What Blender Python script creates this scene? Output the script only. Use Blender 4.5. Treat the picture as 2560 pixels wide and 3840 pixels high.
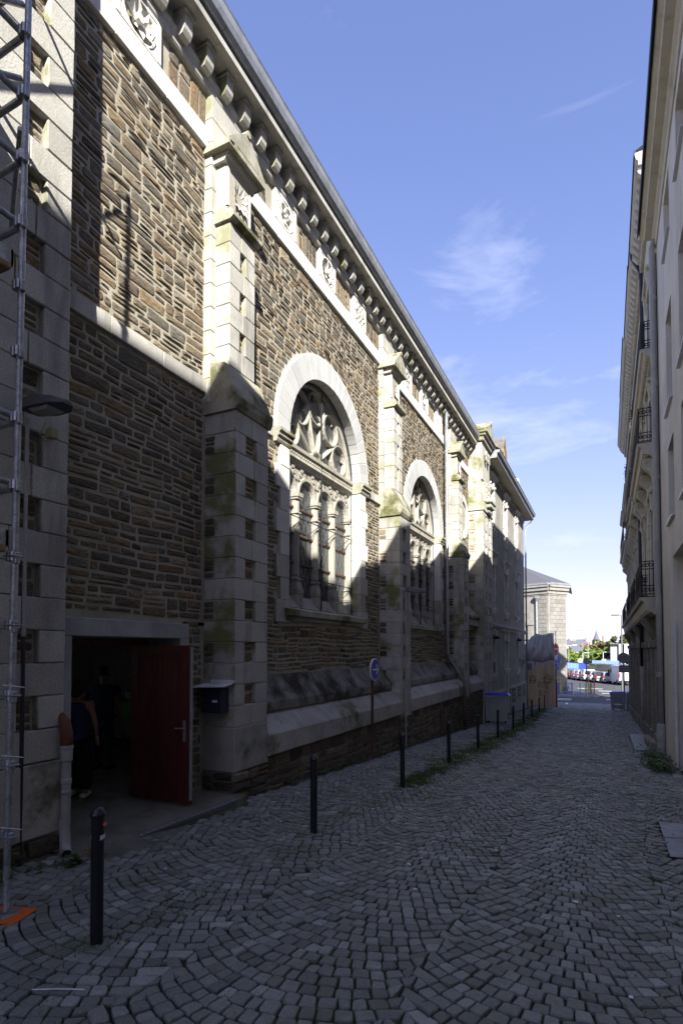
import bpy, math, random
import numpy as np
from mathutils import Vector, Matrix
for o in list(bpy.data.objects): bpy.data.objects.remove(o)
SC = bpy.context.scene
R = math.radians
# ---------------------------------------------------------------- camera, sky, sun, exposure
ZC = 1.84; FPX = 2067.0; PSI = math.atan(997/FPX); TH = R(1.8)
cam = bpy.data.cameras.new('camera'); co = bpy.data.objects.new('camera', cam); SC.collection.objects.link(co)
cam.sensor_fit = 'VERTICAL'; cam.sensor_height = 36; cam.lens = FPX/3840*36
cam.shift_y = (2437-FPX*math.tan(TH)-1920)/3840
cam.clip_start = .05; cam.clip_end = 5000
co.location = (0, 0, ZC); co.rotation_euler = (R(90)+TH, 0, PSI); SC.camera = co
SUNV = Vector((1.0, -1.6, 1.245)).normalized()
W = bpy.data.worlds.new('World'); SC.world = W; W.use_nodes = True
wn = W.node_tree; wn.nodes.clear()
def wnew(t, **k):
    n = wn.nodes.new(t)
    for a, b in k.items(): setattr(n, a, b)
    return n
sky = wnew('ShaderNodeTexSky', sky_type='NISHITA', sun_disc=False)
sky.sun_elevation = math.asin(SUNV.z); sky.sun_rotation = math.atan2(SUNV.x, SUNV.y)
sky.altitude = 0; sky.air_density = 1.0; sky.dust_density = .3; sky.ozone_density = 5.0
tc = wnew('ShaderNodeTexCoord'); mp = wnew('ShaderNodeMapping'); mp.inputs['Scale'].default_value = (1.0, 1.0, 3.2); mp.inputs['Location'].default_value = (4.9, 2.35, 6.3)
cn = wnew('ShaderNodeTexNoise'); cn.inputs['Scale'].default_value = 2.1; cn.inputs['Detail'].default_value = 9; cn.inputs['Roughness'].default_value = .62; cn.inputs['Distortion'].default_value = .5
cr = wnew('ShaderNodeValToRGB'); cr.color_ramp.elements[0].position = .55; cr.color_ramp.elements[1].position = 1.0
cr.color_ramp.elements[0].color = (0, 0, 0, 1); cr.color_ramp.elements[1].color = (.6, .6, .6, 1)
mx = wnew('ShaderNodeMix', data_type='RGBA'); mx.inputs[7].default_value = (3.6, 3.6, 3.9, 1)
bg = wnew('ShaderNodeBackground'); bg.inputs['Strength'].default_value = .145
wo = wnew('ShaderNodeOutputWorld')
L = wn.links.new
L(tc.outputs['Generated'], mp.inputs['Vector']); L(mp.outputs[0], cn.inputs['Vector']); L(cn.outputs['Fac'], cr.inputs[0])
tn = wnew('ShaderNodeMix', data_type='RGBA', blend_type='MULTIPLY'); tn.inputs[0].default_value = 1; tn.inputs[7].default_value = (.9, .745, .95, 1)
def vm(op, a, b):
    n = wnew('ShaderNodeVectorMath', operation=op)
    for i, x in ((0, a), (1, b)):
        if hasattr(x, 'links'): L(x, n.inputs[i])
        else: n.inputs[i].default_value = x
    return n.outputs[0]
sk = sky.outputs[0]; sk = vm('DIVIDE', sk, vm('ADD', vm('MULTIPLY', sk, (.2, .2, .2)), (1, 1, 1)))   # soft shoulder: pale, not burnt-out, horizon
L(sk, tn.inputs[6])
L(cr.outputs[0], mx.inputs[0]); L(tn.outputs[2], mx.inputs[6]); L(mx.outputs[2], bg.inputs['Color']); L(bg.outputs[0], wo.inputs[0])
sd = bpy.data.lights.new('sun', 'SUN'); sd.energy = 4.3; sd.angle = R(.53); sd.color = (1.0, .97, .91)
so = bpy.data.objects.new('sun', sd); SC.collection.objects.link(so); so.rotation_euler = SUNV.to_track_quat('Z', 'Y').to_euler(); so.location = (30, -48, 37)
SC.view_settings.view_transform = 'Standard'; SC.view_settings.look = 'None'; SC.view_settings.gamma = 1
SC.view_settings.use_curve_mapping = False; SC.view_settings.exposure = 1.8
# ---------------------------------------------------------------- helpers
rng = random.Random(7)
U = rng.uniform
COL = SC.collection.objects
_cs, _cc = math.sin(PSI), math.cos(PSI)
def proj(x, y, z):
    z -= ZC; r = _cc*x+_cs*y; fw = -_cs*x+_cc*y
    F = math.cos(TH)*fw+math.sin(TH)*z; Up = -math.sin(TH)*fw+math.cos(TH)*z
    return 1280+FPX*r/F, 2437-FPX*math.tan(TH)-FPX*Up/F, F
def gz(y):
    if y < 44: return -.055*y
    if y < 50: return -2.42-.13*(y-44)/6
    return -2.55
_CF = []
def _ctemplate():
    vs = []
    for sx in (-1, 1):
        for sy in (-1, 1):
            for sz in (-1, 1):
                for a in range(3): vs.append((sx, sy, sz, a))
    idx = {v: i for i, v in enumerate(vs)}
    def P(v): h = [1, 1, 1]; return Vector([v[k]*(1 if k == v[3] else .8) for k in range(3)])
    F = []
    def put(q):
        c = sum((P(v) for v in q), Vector())/len(q)
        n = (P(q[1])-P(q[0])).cross(P(q[2])-P(q[0]))
        if n.dot(c) < 0: q = q[::-1]
        F.append([idx[v] for v in q])
    for a in range(3):
        b, c = (a+1) % 3, (a+2) % 3
        for s in (-1, 1):
            q = []
            for t, u in ((-1, -1), (1, -1), (1, 1), (-1, 1)):
                w = [0, 0, 0]; w[a] = s; w[b] = t; w[c] = u; q.append((*w, a))
            put(q)
        for t in (-1, 1):
            for u in (-1, 1):
                w0 = [0, 0, 0]; w0[a] = -1; w0[b] = t; w0[c] = u; w1 = list(w0); w1[a] = 1
                put([(*w0, b), (*w1, b), (*w1, c), (*w0, c)])
    for sx in (-1, 1):
        for sy in (-1, 1):
            for sz in (-1, 1): put([(sx, sy, sz, k) for k in range(3)])
    return vs, F
_CV, _CF = _ctemplate()
class MB:
    def __init__(s): s.v = []; s.f = []; s.t = []; s.tint = .5
    def add(s, vs, fs, tint=None):
        b = len(s.v); s.v.extend(vs); t = s.tint if tint is None else tint
        for f in fs: s.f.append([i+b for i in f]); s.t.append(t)
        return s
    def box(s, x0, x1, y0, y1, z0, z1, tint=None):
        return s.add([(x0,y0,z0),(x1,y0,z0),(x1,y1,z0),(x0,y1,z0),(x0,y0,z1),(x1,y0,z1),(x1,y1,z1),(x0,y1,z1)],
              [(0,3,2,1),(4,5,6,7),(0,1,5,4),(1,2,6,5),(2,3,7,6),(3,0,4,7)], tint)
    def cbox(s, x0, x1, y0, y1, z0, z1, b=.01, tint=None, j=0):
        h = ((x1-x0)/2, (y1-y0)/2, (z1-z0)/2); c = ((x0+x1)/2, (y0+y1)/2, (z0+z1)/2); b = min(b, .45*min(h))
        jj = {}
        def J(k):
            if not j: return 0
            if k not in jj: jj[k] = U(-j, j)
            return jj[k]
        vs = [tuple(c[k]+v[k]*(h[k] if k == v[3] else h[k]-b)+J((v[0], v[1], v[2], k)) for k in range(3)) for v in _CV]
        return s.add(vs, _CF, tint)
    def quad(s, a, b, c, d, tint=None): return s.add([a, b, c, d], [(0, 1, 2, 3)], tint)
    def prism(s, pts, ax, a, b, tint=None):
        """extrude 2-D polygon along axis ax ('x','y','z') from a to b"""
        n = len(pts); m = {'x': lambda p, t: (t, p[0], p[1]), 'y': lambda p, t: (p[0], t, p[1]), 'z': lambda p, t: (p[0], p[1], t)}[ax]
        area = sum(pts[i][0]*pts[(i+1) % n][1]-pts[(i+1) % n][0]*pts[i][1] for i in range(n))
        if (area < 0) != (ax == 'y'): pts = pts[::-1]
        if b < a: a, b = b, a
        vs = [m(p, a) for p in pts]+[m(p, b) for p in pts]
        fs = [tuple(range(n))[::-1], tuple(range(n, 2*n))]+[(i, (i+1) % n, n+(i+1) % n, n+i) for i in range(n)]
        return s.add(vs, fs, tint)
    def tube(s, path, r, n=8, cap=True, tint=None):
        P = [Vector(p) for p in path]; m = len(P); vs = []; fs = []
        rr = r if isinstance(r, (list, tuple)) else [r]*m
        up = None
        for i, p in enumerate(P):
            d = (P[min(i+1, m-1)]-P[max(i-1, 0)]).normalized()
            if up is None: up = Vector((0, 0, 1)) if abs(d.z) < .9 else Vector((0, 1, 0))
            a = d.cross(up).normalized(); b = a.cross(d).normalized(); up = b
            for k in range(n):
                t = 2*math.pi*k/n; vs.append(tuple(p+(a*math.cos(t)+b*math.sin(t))*rr[i]))
        for i in range(m-1):
            for k in range(n):
                k2 = (k+1) % n; fs.append((i*n+k, i*n+k2, (i+1)*n+k2, (i+1)*n+k))
        if cap: fs.append(tuple(range(n))[::-1]); fs.append(tuple(range((m-1)*n, m*n)))
        return s.add(vs, fs, tint)
    def lathe(s, prof, c=(0, 0, 0), n=12, tint=None):
        vs = []; fs = []
        for (r, z) in prof:
            for k in range(n):
                t = 2*math.pi*k/n; vs.append((c[0]+r*math.cos(t), c[1]+r*math.sin(t), c[2]+z))
        m = len(prof)
        for i in range(m-1):
            for k in range(n):
                k2 = (k+1) % n; fs.append((i*n+k, i*n+k2, (i+1)*n+k2, (i+1)*n+k))
        fs.append(tuple(range(n))[::-1]); fs.append(tuple(range((m-1)*n, m*n)))
        return s.add(vs, fs, tint)
    def loft(s, prof, ax, ts, closed=False, tint=None):
        """sheet: 2-D profile swept along axis at positions ts"""
        n = len(prof); m = {'x': lambda p, t: (t, p[0], p[1]), 'y': lambda p, t: (p[0], t, p[1])}[ax]
        vs = [m(p, t) for t in ts for p in prof]; fs = []
        for i in range(len(ts)-1):
            for k in range(n if closed else n-1):
                k2 = (k+1) % n; fs.append((i*n+k, i*n+k2, (i+1)*n+k2, (i+1)*n+k))
        return s.add(vs, fs, tint)
    def ring(s, c, r0, r1, x0, x1, a0=0, a1=360, n=20, ax='x', tint=None, bev=0):
        """flat annulus sector in plane perpendicular to x (coords y,z), thick x0..x1 (x1 is the front)"""
        vs = []; fs = []
        for i in range(n+1):
            t = R(a0+(a1-a0)*i/n); cs, sn = math.cos(t), math.sin(t); rm = (r0+r1)/2
            for (rr, xx) in ((r0, x0), (r1, x0), (r1, x1-bev), (rm+(r1-rm)*.45, x1), (rm-(rm-r0)*.45, x1), (r0, x1-bev)):
                vs.append((xx, c[0]+rr*cs, c[1]+rr*sn))
        for i in range(n):
            for k in range(6):
                k2 = (k+1) % 6; fs.append((i*6+k, i*6+k2, (i+1)*6+k2, (i+1)*6+k))
        if abs(a1-a0) < 359: fs.append(tuple(range(6))[::-1]); fs.append(tuple(range(n*6, n*6+6)))
        return s.add(vs, fs, tint)
    def xf(s, fn):
        s.v = [fn(p) for p in s.v]; return s
    def build(s, name, mat, parent=None, smooth=False, kind=None):
        me = bpy.data.meshes.new(name); me.from_pydata(s.v, [], s.f); me.update()
        at = me.attributes.new('tint', 'FLOAT', 'FACE'); at.data.foreach_set('value', np.array(s.t, dtype=np.float32))
        if smooth: me.polygons.foreach_set('use_smooth', [True]*len(me.polygons))
        me.materials.append(mat)
        return link(name, me, parent, kind)
def link(name, me, parent=None, kind=None):
    o = bpy.data.objects.new(name, me); COL.link(o)
    if parent is not None: put(o, parent)
    if kind: o['kind'] = kind
    return o
def put(o, parent):
    """parent o while its mesh keeps world coordinates (roots of buildings stand at their base)"""
    o.parent = parent
    if parent.parent is None and parent.get('world'): o.location = -Vector(parent.location)
def thing(name, label, cat, loc=(0, 0, 0), group=None, rz=0, world=False):
    o = bpy.data.objects.new(name, None); COL.link(o); o.location = loc; o.rotation_euler = (0, 0, rz); o.empty_display_size = .2
    o['label'] = label; o['category'] = cat
    if group: o['group'] = group
    if world: o['world'] = 1
    return o
def tag(o, label, cat, group=None):
    o['label'] = label; o['category'] = cat
    if group: o['group'] = group
    return o
def dup(root, loc, rz=0, label=None, sc=None):
    r = root.copy(); COL.link(r); r.location = loc; r.rotation_euler = (0, 0, rz)
    if label: r['label'] = label
    if sc: r.scale = sc
    for ch in list(root.children):
        c = ch.copy(); COL.link(c); c.parent = r
        for g in list(ch.children):
            d = g.copy(); COL.link(d); d.parent = c
    return r
def orient(me):
    import bmesh
    b = bmesh.new(); b.from_mesh(me); bmesh.ops.recalc_face_normals(b, faces=b.faces); b.to_mesh(me); b.free()
# ---------------------------------------------------------------- materials
def pm(name, c, c2=None, rough=.85, metal=0, ns=5, bs=45, bump=.2, tint=None, amp=.35, stretch=(1, 1, 1), moss=0, mossc=(.055, .07, .018), side=None, streak=0, spec=.3, speck=0, alpha=None, bdist=.02, trans=0):
    m = bpy.data.materials.new(name); m.use_nodes = True; T = m.node_tree; T.nodes.clear(); Lk = T.links.new
    def N(t, **k):
        n = T.nodes.new(t)
        for a, b in k.items(): setattr(n, a, b)
        return n
    def V(x): return (x[0], x[1], x[2], 1)
    out = N('ShaderNodeOutputMaterial'); p = N('ShaderNodeBsdfPrincipled'); Lk(p.outputs[0], out.inputs[0])
    p.inputs['Roughness'].default_value = rough; p.inputs['Metallic'].default_value = metal
    p.inputs['Specular IOR Level'].default_value = spec
    if trans: p.inputs['Transmission Weight'].default_value = trans
    geo = N('ShaderNodeNewGeometry'); pos = geo.outputs['Position']
    mpn = N('ShaderNodeMapping'); mpn.inputs['Scale'].default_value = stretch; Lk(pos, mpn.inputs[0])
    def noise(sc, det=4, vec=None, ro=.6):
        n = N('ShaderNodeTexNoise'); n.inputs['Scale'].default_value = sc; n.inputs['Detail'].default_value = det; n.inputs['Roughness'].default_value = ro
        Lk(vec if vec else mpn.outputs[0], n.inputs['Vector']); return n.outputs['Fac']
    def rmp(f, a, b, lo=0, hi=1):
        n = N('ShaderNodeMapRange', interpolation_type='SMOOTHSTEP'); n.inputs[1].default_value = a; n.inputs[2].default_value = b; n.inputs[3].default_value = lo; n.inputs[4].default_value = hi
        Lk(f, n.inputs[0]); return n.outputs[0]
    def mix(f, a, b, bt='MIX'):
        n = N('ShaderNodeMix', data_type='RGBA', blend_type=bt)
        for i, x in ((0, f), (6, a), (7, b)):
            if hasattr(x, 'links'): Lk(x, n.inputs[i])
            else: n.inputs[i].default_value = x if i == 0 else V(x)
        return n.outputs[2]
    def mul(a, b):
        n = N('ShaderNodeMath', operation='MULTIPLY')
        for i, x in ((0, a), (1, b)):
            if hasattr(x, 'links'): Lk(x, n.inputs[i])
            else: n.inputs[i].default_value = x
        return n.outputs[0]
    big = noise(ns, 5)
    if tint:
        at = N('ShaderNodeAttribute', attribute_name='tint'); ra = N('ShaderNodeValToRGB'); E = ra.color_ramp.elements
        for i, x in enumerate(tint):
            q = i/(len(tint)-1)
            if i == 0: e = E[0]; e.position = 0
            elif i == len(tint)-1: e = E[-1]; e.position = 1
            else: e = E.new(q)
            e.color = V(x)
        Lk(at.outputs['Fac'], ra.inputs[0]); base = ra.outputs[0]
        if c2: base = mix(rmp(big, .45, .75, 0, .6), base, c2)
    else:
        base = mix(rmp(big, .35, .68), c, c2 or c)
    fine = noise(bs, 6, ro=.7)
    br = N('ShaderNodeMapRange'); br.inputs[1].default_value = .25; br.inputs[2].default_value = .75; br.inputs[3].default_value = 1-amp; br.inputs[4].default_value = 1+amp
    Lk(fine, br.inputs[0])
    cb = N('ShaderNodeCombineColor')
    for i in range(3): Lk(br.outputs[0], cb.inputs[i])
    base = mix(1.0, base, cb.outputs[0], 'MULTIPLY')
    if speck:
        base = mix(mul(rmp(noise(bs*3, 2, pos), .6, .72), speck), base, (min(1, c[0]*1.9), min(1, c[1]*1.9), min(1, c[2]*1.9)))
    if streak:
        mv = N('ShaderNodeMapping'); mv.inputs['Scale'].default_value = (1, 1, .16); Lk(pos, mv.inputs[0])
        base = mix(mul(rmp(noise(2.6, 6, mv.outputs[0]), .5, .72), streak), base, tuple(x*.4 for x in c))
    if moss:
        f = rmp(noise(1.3, 7, pos, .65), .62-.25*moss, .8-.25*moss)
        if side is not None:
            dn = N('ShaderNodeVectorMath', operation='DOT_PRODUCT'); dn.inputs[1].default_value = side; Lk(geo.outputs['Normal'], dn.inputs[0]); f = mul(f, rmp(dn.outputs['Value'], .35, .8))
        base = mix(f, base, mossc)
    Lk(base, p.inputs['Base Color'])
    if bump:
        bn = N('ShaderNodeBump'); bn.inputs['Strength'].default_value = bump; bn.inputs['Distance'].default_value = bdist
        Lk(fine, bn.inputs['Height']); Lk(bn.outputs[0], p.inputs['Normal'])
    if alpha is not None: p.inputs['Alpha'].default_value = alpha
    return m
RUB = [(.06,.048,.038),(.19,.14,.085),(.12,.086,.056),(.25,.16,.07),(.12,.11,.085),(.3,.235,.15),(.17,.155,.12),(.085,.066,.05),(.26,.175,.085),(.15,.118,.08),(.1,.09,.07),(.22,.18,.12)]
RUB = [tuple(.22*(sum(c)/3*(1.04, 1.0, .93)[k])+.78*c[k] for k in range(3)) for c in RUB]
M = {}
M['rubble'] = pm('rubble schist', (.15,.12,.08), rough=.9, ns=9, bs=26, bump=.9, tint=RUB, amp=.8, stretch=(1, .55, 2.6), c2=(.235,.17,.09), bdist=.03)
M['rubble_dark'] = pm('damp rubble schist', (.1,.09,.06), rough=.9, ns=9, bs=26, bump=.9, tint=[tuple(.75*x for x in c) for c in RUB], amp=.6, stretch=(1, .55, 2.6), moss=.42, mossc=(.06,.062,.022), bdist=.03)
M['mortar'] = pm('lime mortar', (.37,.34,.265), (.27,.245,.19), ns=2.2, bs=60, bump=.5, amp=.25)
M['mortar_dark'] = pm('weathered mortar', (.2,.18,.14), (.11,.1,.075), ns=2.2, bs=60, bump=.5, amp=.25, moss=.35)
ASH = [(.34,.325,.285),(.42,.405,.36),(.38,.365,.32),(.45,.435,.385),(.39,.37,.325)]
M['ash'] = pm('limestone ashlar', (.42,.4,.35), c2=(.27,.255,.225), ns=2.5, bs=55, bump=.22, tint=ASH, amp=.22, moss=.6, mossc=(.22,.22,.13), side=(0, -1, 0), streak=.75, speck=.12)
M['ash_old'] = pm('weathered limestone', (.36,.34,.3), c2=(.27,.255,.215), ns=2.4, bs=50, bump=.4, tint=[tuple(.98*x for x in c) for c in ASH], amp=.32, moss=.68, mossc=(.15,.155,.06), side=(0, -1, 0), streak=.65, speck=.15)
M['ash_white'] = pm('cleaned white stone', (.55,.53,.48), c2=(.45,.43,.38), ns=3, bs=60, bump=.15, tint=[(.5,.48,.43),(.58,.56,.51),(.54,.52,.47)], amp=.12, streak=.15)
M['voussoir'] = pm('grey granite voussoirs', (.4,.4,.385), c2=(.34,.34,.33), ns=3, bs=70, bump=.15, tint=[(.36,.36,.35),(.44,.44,.425),(.4,.4,.385)], amp=.14)
M['granite'] = pm('granite plinth', (.3,.285,.255), c2=(.22,.21,.185), ns=2.2, bs=80, bump=.35, tint=[(.32,.305,.27),(.39,.37,.33),(.35,.33,.295)], amp=.35, speck=.3, streak=.35, moss=.4, mossc=(.1,.105,.045))
M['moss_slope'] = pm('mossy washed stone', (.25,.24,.21), c2=(.15,.14,.12), ns=2.4, bs=50, bump=.6, amp=.35, streak=.8, moss=.78, mossc=(.035,.03,.018))
M['mossy'] = pm('mossy weathering stone', (.36,.345,.27), c2=(.25,.24,.17), ns=3, bs=50, bump=.5, amp=.35, moss=.6, mossc=(.085,.085,.028))
M['lichen'] = pm('lichened cap stone', (.34,.32,.26), c2=(.22,.21,.16), ns=4, bs=45, bump=.4, amp=.3, moss=.62, mossc=(.16,.14,.04))
M['concrete'] = pm('grey concrete', (.36,.36,.35), (.27,.27,.26), ns=2.5, bs=50, bump=.1, amp=.15, streak=.4)
M['slab'] = pm('worn concrete slab', (.17,.155,.115), (.11,.1,.075), ns=2.5, bs=40, bump=.15, amp=.3, moss=.4, mossc=(.1,.085,.03))
M['zinc'] = pm('zinc', (.34,.35,.36), (.25,.26,.27), rough=.5, metal=.5, ns=4, bs=20, bump=.05, amp=.15)
M['galv'] = pm('galvanised steel', (.42,.43,.45), (.26,.27,.29), rough=.42, metal=.75, ns=14, bs=60, bump=.08, amp=.3)
M['black'] = pm('black painted iron', (.012,.012,.014), rough=.32, bump=.04, bs=30, amp=.3, spec=.5)
M['iron'] = pm('dark wrought iron', (.02,.02,.024), rough=.55, bump=.05, amp=.3)
M['rust'] = pm('rusty iron', (.12,.06,.035), (.06,.035,.025), rough=.8, bump=.3, amp=.4)
M['redpaint'] = pm('dark red painted wood', (.1,.018,.013), (.07,.013,.01), rough=.5, ns=6, bs=25, bump=.08, stretch=(1, 1, .2), amp=.4, spec=.4, streak=.5)
M['glass'] = pm('dark leaded glass', (.045,.05,.056), (.022,.025,.03), rough=.2, ns=7, bs=14, bump=.12, amp=.4, spec=.9)
M['pane'] = pm('window pane', (.03,.034,.04), rough=.06, bump=.02, bs=3, amp=.2, spec=.6)
M['lead'] = pm('lead cames', (.3,.3,.3), rough=.5, metal=.2, bump=.1)
M['pvc'] = pm('grey plastic pipe', (.33,.32,.3), (.26,.25,.235), rough=.5, bump=.03, amp=.12, streak=.25)
M['clay'] = pm('terracotta pipe', (.15,.05,.03), (.1,.035,.022), rough=.75, bump=.1)
M['slate'] = pm('slate roof', (.06,.06,.066), (.1,.1,.1), rough=.6, ns=6, bs=18, bump=.4, amp=.4, tint=[(.05,.05,.056),(.085,.085,.09),(.12,.115,.105)])
COB = [(.12,.121,.106),(.205,.206,.184),(.16,.161,.143),(.24,.24,.218),(.185,.186,.165),(.31,.308,.285),(.14,.135,.11)]
M['cobble'] = pm('granite setts', (.08,.08,.085), rough=.62, ns=1.1, bs=70, bump=.5, tint=COB, amp=.4, speck=.12, spec=.45, c2=(.12,.115,.085), bdist=.012, moss=.34, mossc=(.1,.105,.06))
M['joint'] = pm('earth joints with moss', (.035,.03,.02), (.02,.018,.012), ns=3, bs=70, bump=.6, amp=.4, moss=.8, mossc=(.05,.058,.014))
M['asphalt'] = pm('asphalt', (.055,.055,.058), (.075,.075,.076), ns=1.5, bs=60, bump=.2, amp=.2)
M['pave'] = pm('concrete paving', (.2,.195,.185), (.15,.15,.145), ns=1.5, bs=30, bump=.1, amp=.15)
M['white'] = pm('white road paint', (.62,.62,.6), (.45,.45,.44), ns=3, bs=30, amp=.15, bump=.05)
M['grass'] = pm('grass', (.075,.12,.025), (.11,.13,.04), ns=8, bs=20, bump=0, amp=.3, rough=.7)
M['leaf'] = pm('weed leaves', (.035,.07,.015), (.07,.11,.025), ns=10, bs=20, bump=0, amp=.3, rough=.6)
M['earth'] = pm('ground', (.1,.09,.07), (.07,.07,.05), ns=.3, bs=5, bump=.1)
# ---------------------------------------------------------------- stones laid in courses
def stone(mb, fr, u0, u1, v0, v1, proud, tint, j=.012):
    """one rough stone: fr(u, v, d) maps wall coordinates to space"""
    w, h = u1-u0, v1-v0; c = min(.022, .2*min(w, h)); jt = lambda: U(-j, j)*min(1, min(w, h)*8)
    k1, k2, k3, k4 = (c*U(.4, 1.3) for _ in range(4))
    o = [(u0+k1, v0), (u1-k2, v0), (u1, v0+k2*.8), (u1, v1-k3*.8), (u1-k3, v1), (u0+k4, v1), (u0, v1-k4*.8), (u0, v0+k1*.8)]
    o = [(a+jt(), b+jt()) for a, b in o]; cu, cv = (u0+u1)/2+jt(), (v0+v1)/2+jt()
    vs = [fr(a, b, -.012) for a, b in o]
    q = .02/max(.05, min(w, h)); dv = [U(-.35, .35)*proud for _ in o]
    vs += [fr(a+(cu-a)*q*.35, b+(cv-b)*q*.5, proud*.62+d*.4) for (a, b), d in zip(o, dv)]
    vs += [fr(a+(cu-a)*(q*1.3+.06), b+(cv-b)*(q*1.6+.08), proud+d) for (a, b), d in zip(o, dv)]
    vs.append(fr(cu, cv, proud*U(.8, 1.5)))
    fs = []
    for i in range(8):
        n = (i+1) % 8; fs += [(i, n, 8+n, 8+i), (8+i, 8+n, 16+n, 16+i), (16+i, 16+n, 24)]
    mb.add(vs, fs, tint)
def courses(v0, v1, hmin, hmax):
    z = v0; out = []
    while z < v1-.03:
        h = U(hmin, hmax)
        if v1-(z+h) < hmin*.8: h = v1-z
        out.append((z, z+h)); z += h
    return out
def fill(v0, v1, free, hmin=.09, hmax=.155, lmin=.16, lmax=.55, gap=.02):
    """list of stones (u0,u1,v0,v1) laid in rough courses in the free intervals"""
    res = []
    if v1-v0 > 2:
        lo, hi, rs = 3.85, 24.4, .025; n = int((hi-lo)/rs); H = np.full(n, v0)
        while True:
            i = int(np.argmin(H)); z = H[i]
            if z > v1-.03: break
            j = i
            while j < n and abs(H[j]-z) < .012: j += 1
            w = (j-i)*rs; l = U(lmin, lmax)*U(.7, 1.15)
            if w-l < lmin*.8: l = w
            k = min(j, i+max(1, round(l/rs))); h = U(hmin*.7, hmax*.92) if U(0, 1) < .9 else U(hmax*.9, hmax*1.2)
            if l < .12: h = max(h, .08)
            for nb in (H[i-1] if i else 0, H[k] if k < n else 0):
                if abs(nb-(z+h)) < .06 and nb > z+.045: h = nb-z
            if v1-(z+h) < .06: h = v1-z
            H[i:k] = z+h; a, b, p, q = z, z+h, lo+i*rs, lo+k*rs
            for (s0, s1) in free((a+b)/2, a, b):
                s0, s1 = max(s0, p), min(s1, q)
                if s1-s0 > .06: d = U(0, .01); res.append((s0+gap/2, s1-gap/2, a+gap/2+d, b-gap/2-U(0, .008)))
        return res
    for a, b in courses(v0, v1, hmin, hmax):
        for (p, q) in free((a+b)/2, a, b):
            u = p
            while u < q-.05:
                l = U(lmin, lmax)*(.7+.6*(b-a)/hmax*.7)
                if q-(u+l) < lmin: l = q-u
                if b-a > .14 and l < .32 and U(0, 1) < .5:
                    m = (a+b)/2+U(-.015, .015); res += [(u+gap/2, u+l-gap/2, a+gap/2, m-gap/2), (u+gap/2, u+l-gap/2, m+gap/2, b-gap/2)]
                else:
                    d = U(0, .012); res.append((u+gap/2, u+l-gap/2, a+gap/2+d*U(0, 1), b-gap/2-d*U(0, 1)))
                u += l
    return res
def sub(iv, a, b):
    out = []
    for p, q in iv:
        if b <= p or a >= q: out.append((p, q)); continue
        if a > p: out.append((p, a))
        if b < q: out.append((b, q))
    return [(p, q) for p, q in out if q-p > .07]
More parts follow.
